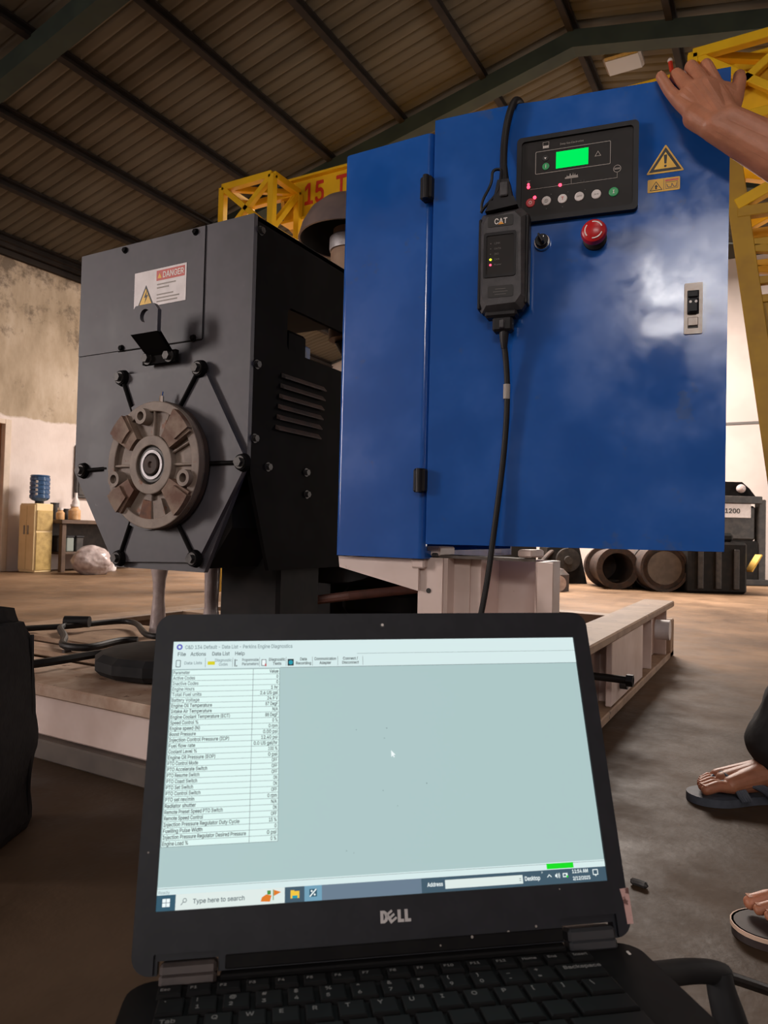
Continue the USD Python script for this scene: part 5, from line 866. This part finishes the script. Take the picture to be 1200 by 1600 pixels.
# engine parts on the floor at the back, under the blue door
def lump(name, lab, cat_, o, specs, mats): 
    t = thing(name, lab, cat_, o)
    for n_, m_, k in specs: part(t, n_, m_, k)
    return t
p1 = on(966, 926, 2, 0); s_ = np.linalg.norm(p1)/FPX
def pipe_end(o, r, ln): 
    d = -G(0.05, 1, 0); c = o+A3(0, 0, r); b = c-d*ln
    return lathe([(r*.72, 0), (r, 0), (r, ln*.15), (r*.86, ln*.17), (r*.86, ln), (0, ln), (0, ln*.9), (r*.72, ln*.9), (r*.72, 0)], c, -d, 32)
o1 = on(965, 921, 2, 0); o2 = on(1038, 925, 2, 0)
t = thing('exhaust_elbow', 'dark flanged pipe with an open end among the parts below the blue door', 'pipe', o1); part(t, 'pipe', pipe_end(o1, .245, .8), 'dark_rust'); part(t, 'flange', lathe([(.18, 0), (.262, 0), (.262, .05), (.18, .05), (.18, 0)], o1+A3(0, 0, .245)+G(.03, .55, 0)*.9, G(.05, 1, 0), 32), 'dark_rust'); part(t, 'foot', cbox(o1[0]-.16, o1[0]+.12, o1[1]+.25, o1[1]+.6, 0, .1, .01), 'dark_things')
t = thing('cylinder_liner', 'dark capped drum lying next to the open flanged pipe', 'drum', o2); part(t, 'drum', lathe([(0, .03), (.24, .03), (.24, 0), (.27, 0), (.27, .9), (0, .9)], o2+A3(0, 0, .27), G(.05, 1, 0), 36), 'dark_rust'); part(t, 'end_cap', lathe([(0, .0), (.19, .0), (.19, .03), (0, .03)], o2+A3(0, 0, .27), G(.05, 1, 0), 32), 'flange_dark'); part(t, 'strap', lathe([(.265, .3), (.28, .3), (.28, .36), (.265, .36), (.265, .3)], o2+A3(0, 0, .27), G(.05, 1, 0), 32), 'dark_things')
o3 = on(1122, 928, 2, 0); t = thing('dark_crate', 'black box shaped engine part on the floor, right of the drum', 'crate', o3)
part(t, 'crate_body', frame(cbox(-.33, .33, 0, .6, 0, .58, .03), o3, G(1, 0, 0), G(0, 1, 0), ZZ), 'black_greasy'); part(t, 'crate_top', frame(cbox(-.30, .2, .05, .5, .58, .68, .03), o3, G(1, 0, 0), G(0, 1, 0), ZZ), 'black_greasy')
for k in (-.2, 0, .2): part(t, 'rib', frame(cbox(k-.03, k+.03, -.02, .01, .05, .5, .01), o3, G(1, 0, 0), G(0, 1, 0), ZZ), 'dark_things')
o4 = on(1068, 918, 2, 0); t = thing('grey_canister', 'grey green metal canister between the drum and the black box', 'canister', o4); part(t, 'can', lathe([(0, 0), (.10, 0), (.10, .38), (.07, .42), (0, .42)], o4+G(0, .3, 0), ZZ, 20), 'teal_grey'); part(t, 'cap', lathe([(0, 0), (.09, 0), (.07, .07), (0, .09)], o4+G(0, .3, 0)+A3(0, 0, .42), ZZ, 16), 'label_white')
o5 = on(905, 912, 2, 0); t = thing('gearbox', 'dark greasy gearbox casting behind the skid under the blue door', 'gearbox', o5)
part(t, 'casing', hull([o5+G(x, y, z) for x, y, z in ((-.45, 0, 0), (.1, 0, 0), (.25, .6, 0), (-.45, .6, 0), (-.4, .05, .45), (.0, .05, .5), (.1, .5, .5), (-.4, .5, .45))]), 'black_greasy'); part(t, 'input_shaft', cyl(o5+G(-.15, .02, .3), o5+G(-.2, -.25, .3), .05, 18), 'bolt'); part(t, 'cover', cyl(o5+G(-.15, .03, .3), o5+G(-.15, -.04, .3), .15, 28), 'dark_things')
part(t, 'lever', tube(spline([o5+G(-.3, .1, .42), o5+G(-.42, 0, .34), o5+G(-.52, -.05, .22)], 5), .03, 10), 'dark_rust')
o5b = on(868, 925, 2, 0); t = thing('pump', 'small dark pump with a pale flange on the floor beside the cream stand', 'pump', o5b); part(t, 'pump_body', lathe([(0, 0), (.14, 0), (.14, .18), (.08, .24), (0, .26)], o5b+G(.05, .2, 0), ZZ, 24), 'dark_rust'); part(t, 'pump_flange', cyl(o5b+G(.03, .06, .09), o5b+G(.03, .02, .09), .09, 20), 'pale_plastic')
# black machine with white plate at the right
o6 = on(1166, 922, 2, 0)+G(.42, .9, 0); t = thing('black_engine', 'black engine with a white lettered plate standing by the white wall', 'engine', o6)
K = np.linalg.norm(o6[:2])/FPX; fz = lambda py: onp(1166, py, o6, CF)[2]
Q = lambda x0, x1, y0, y1, a, b, e=.02: frame(cbox(x0, x1, y0, y1, a, b, e), o6*A3(1, 1, 0), G(1, 0, 0), G(0, 1, 0), ZZ)
part(t, 'engine_block', Q(-.55, .22, 0, 1.0, .0, fz(845), .03), 'black_greasy'); part(t, 'engine_side', Q(-.5, .18, .03, .9, fz(845), fz(790), .03), 'dark_things')
pl6 = part(t, 'name_plate', Q(-.48, .10, .012, .05, fz(808)-.01, fz(787), .004), 'label_white', label='white plate with black lettering')
tt = text('1200', .06, .003, True); part(pl6, 'plate_text', frame(tt, o6*A3(1, 1, 0)+G(-.26, .011, fz(802)), G(1, 0, 0), ZZ, G(0, -1, 0)), 'print_black', False)
part(t, 'radiator_frame', Q(-.56, .24, -.02, .06, fz(787), fz(775), .01), 'dark_things')
part(t, 'air_filter', hull([o6*A3(1, 1, 0)+G(x, y, z) for x, y, z in ((-.45, .05, fz(778)), (.2, .05, fz(778)), (-.45, .5, fz(778)), (.2, .5, fz(778)), (-.4, .1, fz(752)), (.02, .1, fz(752)), (.12, .1, fz(762)), (-.4, .45, fz(752)), (.05, .45, fz(752)))]), 'black_steel'); part(t, 'filter_cap', trimesh.creation.icosphere(2, .06).apply_translation(o6*A3(1, 1, 0)+G(-.02, .05, fz(763))), 'pale_plastic')
part(t, 'side_post', Q(.20, .30, .0, .12, 0, fz(780), .01), 'dark_things'); part(t, 'skid_foot', Q(-.6, .35, -.05, 1.1, 0, .08, .01), 'dark_things')
o7 = on(1176, 905, 2, 0); a7, b7 = on(1186, 867, 1, o3[1]+.35), on(1170, 893, 1, o3[1]+.25)
single('yellow_strap', bar(a7, b7, .10, .02), 'strap_yellow', 'short yellow strap hanging on the dark parts below the crane leg', 'strap')
# small things on the near floor
s0 = on(985, 1376, 2, .006); single('stick', tube(spline([s0, on(1000, 1380, 2, .006), on(1012, 1385, 2, .006)], 4), [.003]+[.006]*7+[.002], 8), 'dark_things', 'short dark twig on the floor beside the laptop', 'twig')
pc = [on(*q, 2, z) for q, z in (((1010, 1512), .30), ((1060, 1522), .28), ((1100, 1524), .27), ((1135, 1532), .26))]
kc = thing('power_lead', 'black power lead with a thick moulded plug beside the laptop', 'cable', pc[2])
PL = lambda px, py, d: CO+ray(px, py)*d
w_ = [PL(1000, 1525, .50), PL(1050, 1520, .515), PL(1090, 1517, .53), PL(1130, 1524, .545), PL(1180, 1540, .56), PL(1240, 1560, .60), PL(1330, 1620, .72), on(1400, 1750, 2, .012)]
part(kc, 'cable', tube(spline(w_[2:], 6), .0042, 10), 'hose'); part(kc, 'sleeve', tube(spline(w_[:4], 6), .0085, 14), 'rubber'); part(kc, 'moulded_plug', tube([PL(1122, 1522, .54), PL(1128, 1550, .535), PL(1138, 1585, .53), PL(1150, 1625, .525), PL(1160, 1665, .52)], [.0095, .0105, .0118, .0125, .011], 14), 'rubber'); 
part(kc, 'cable', tube(spline([PL(1160, 1665, .52), PL(1150, 1760, .52), PL(1120, 1950, .55), on(1100, 2100, 2, .01)], 5), .0042, 10), 'hose')
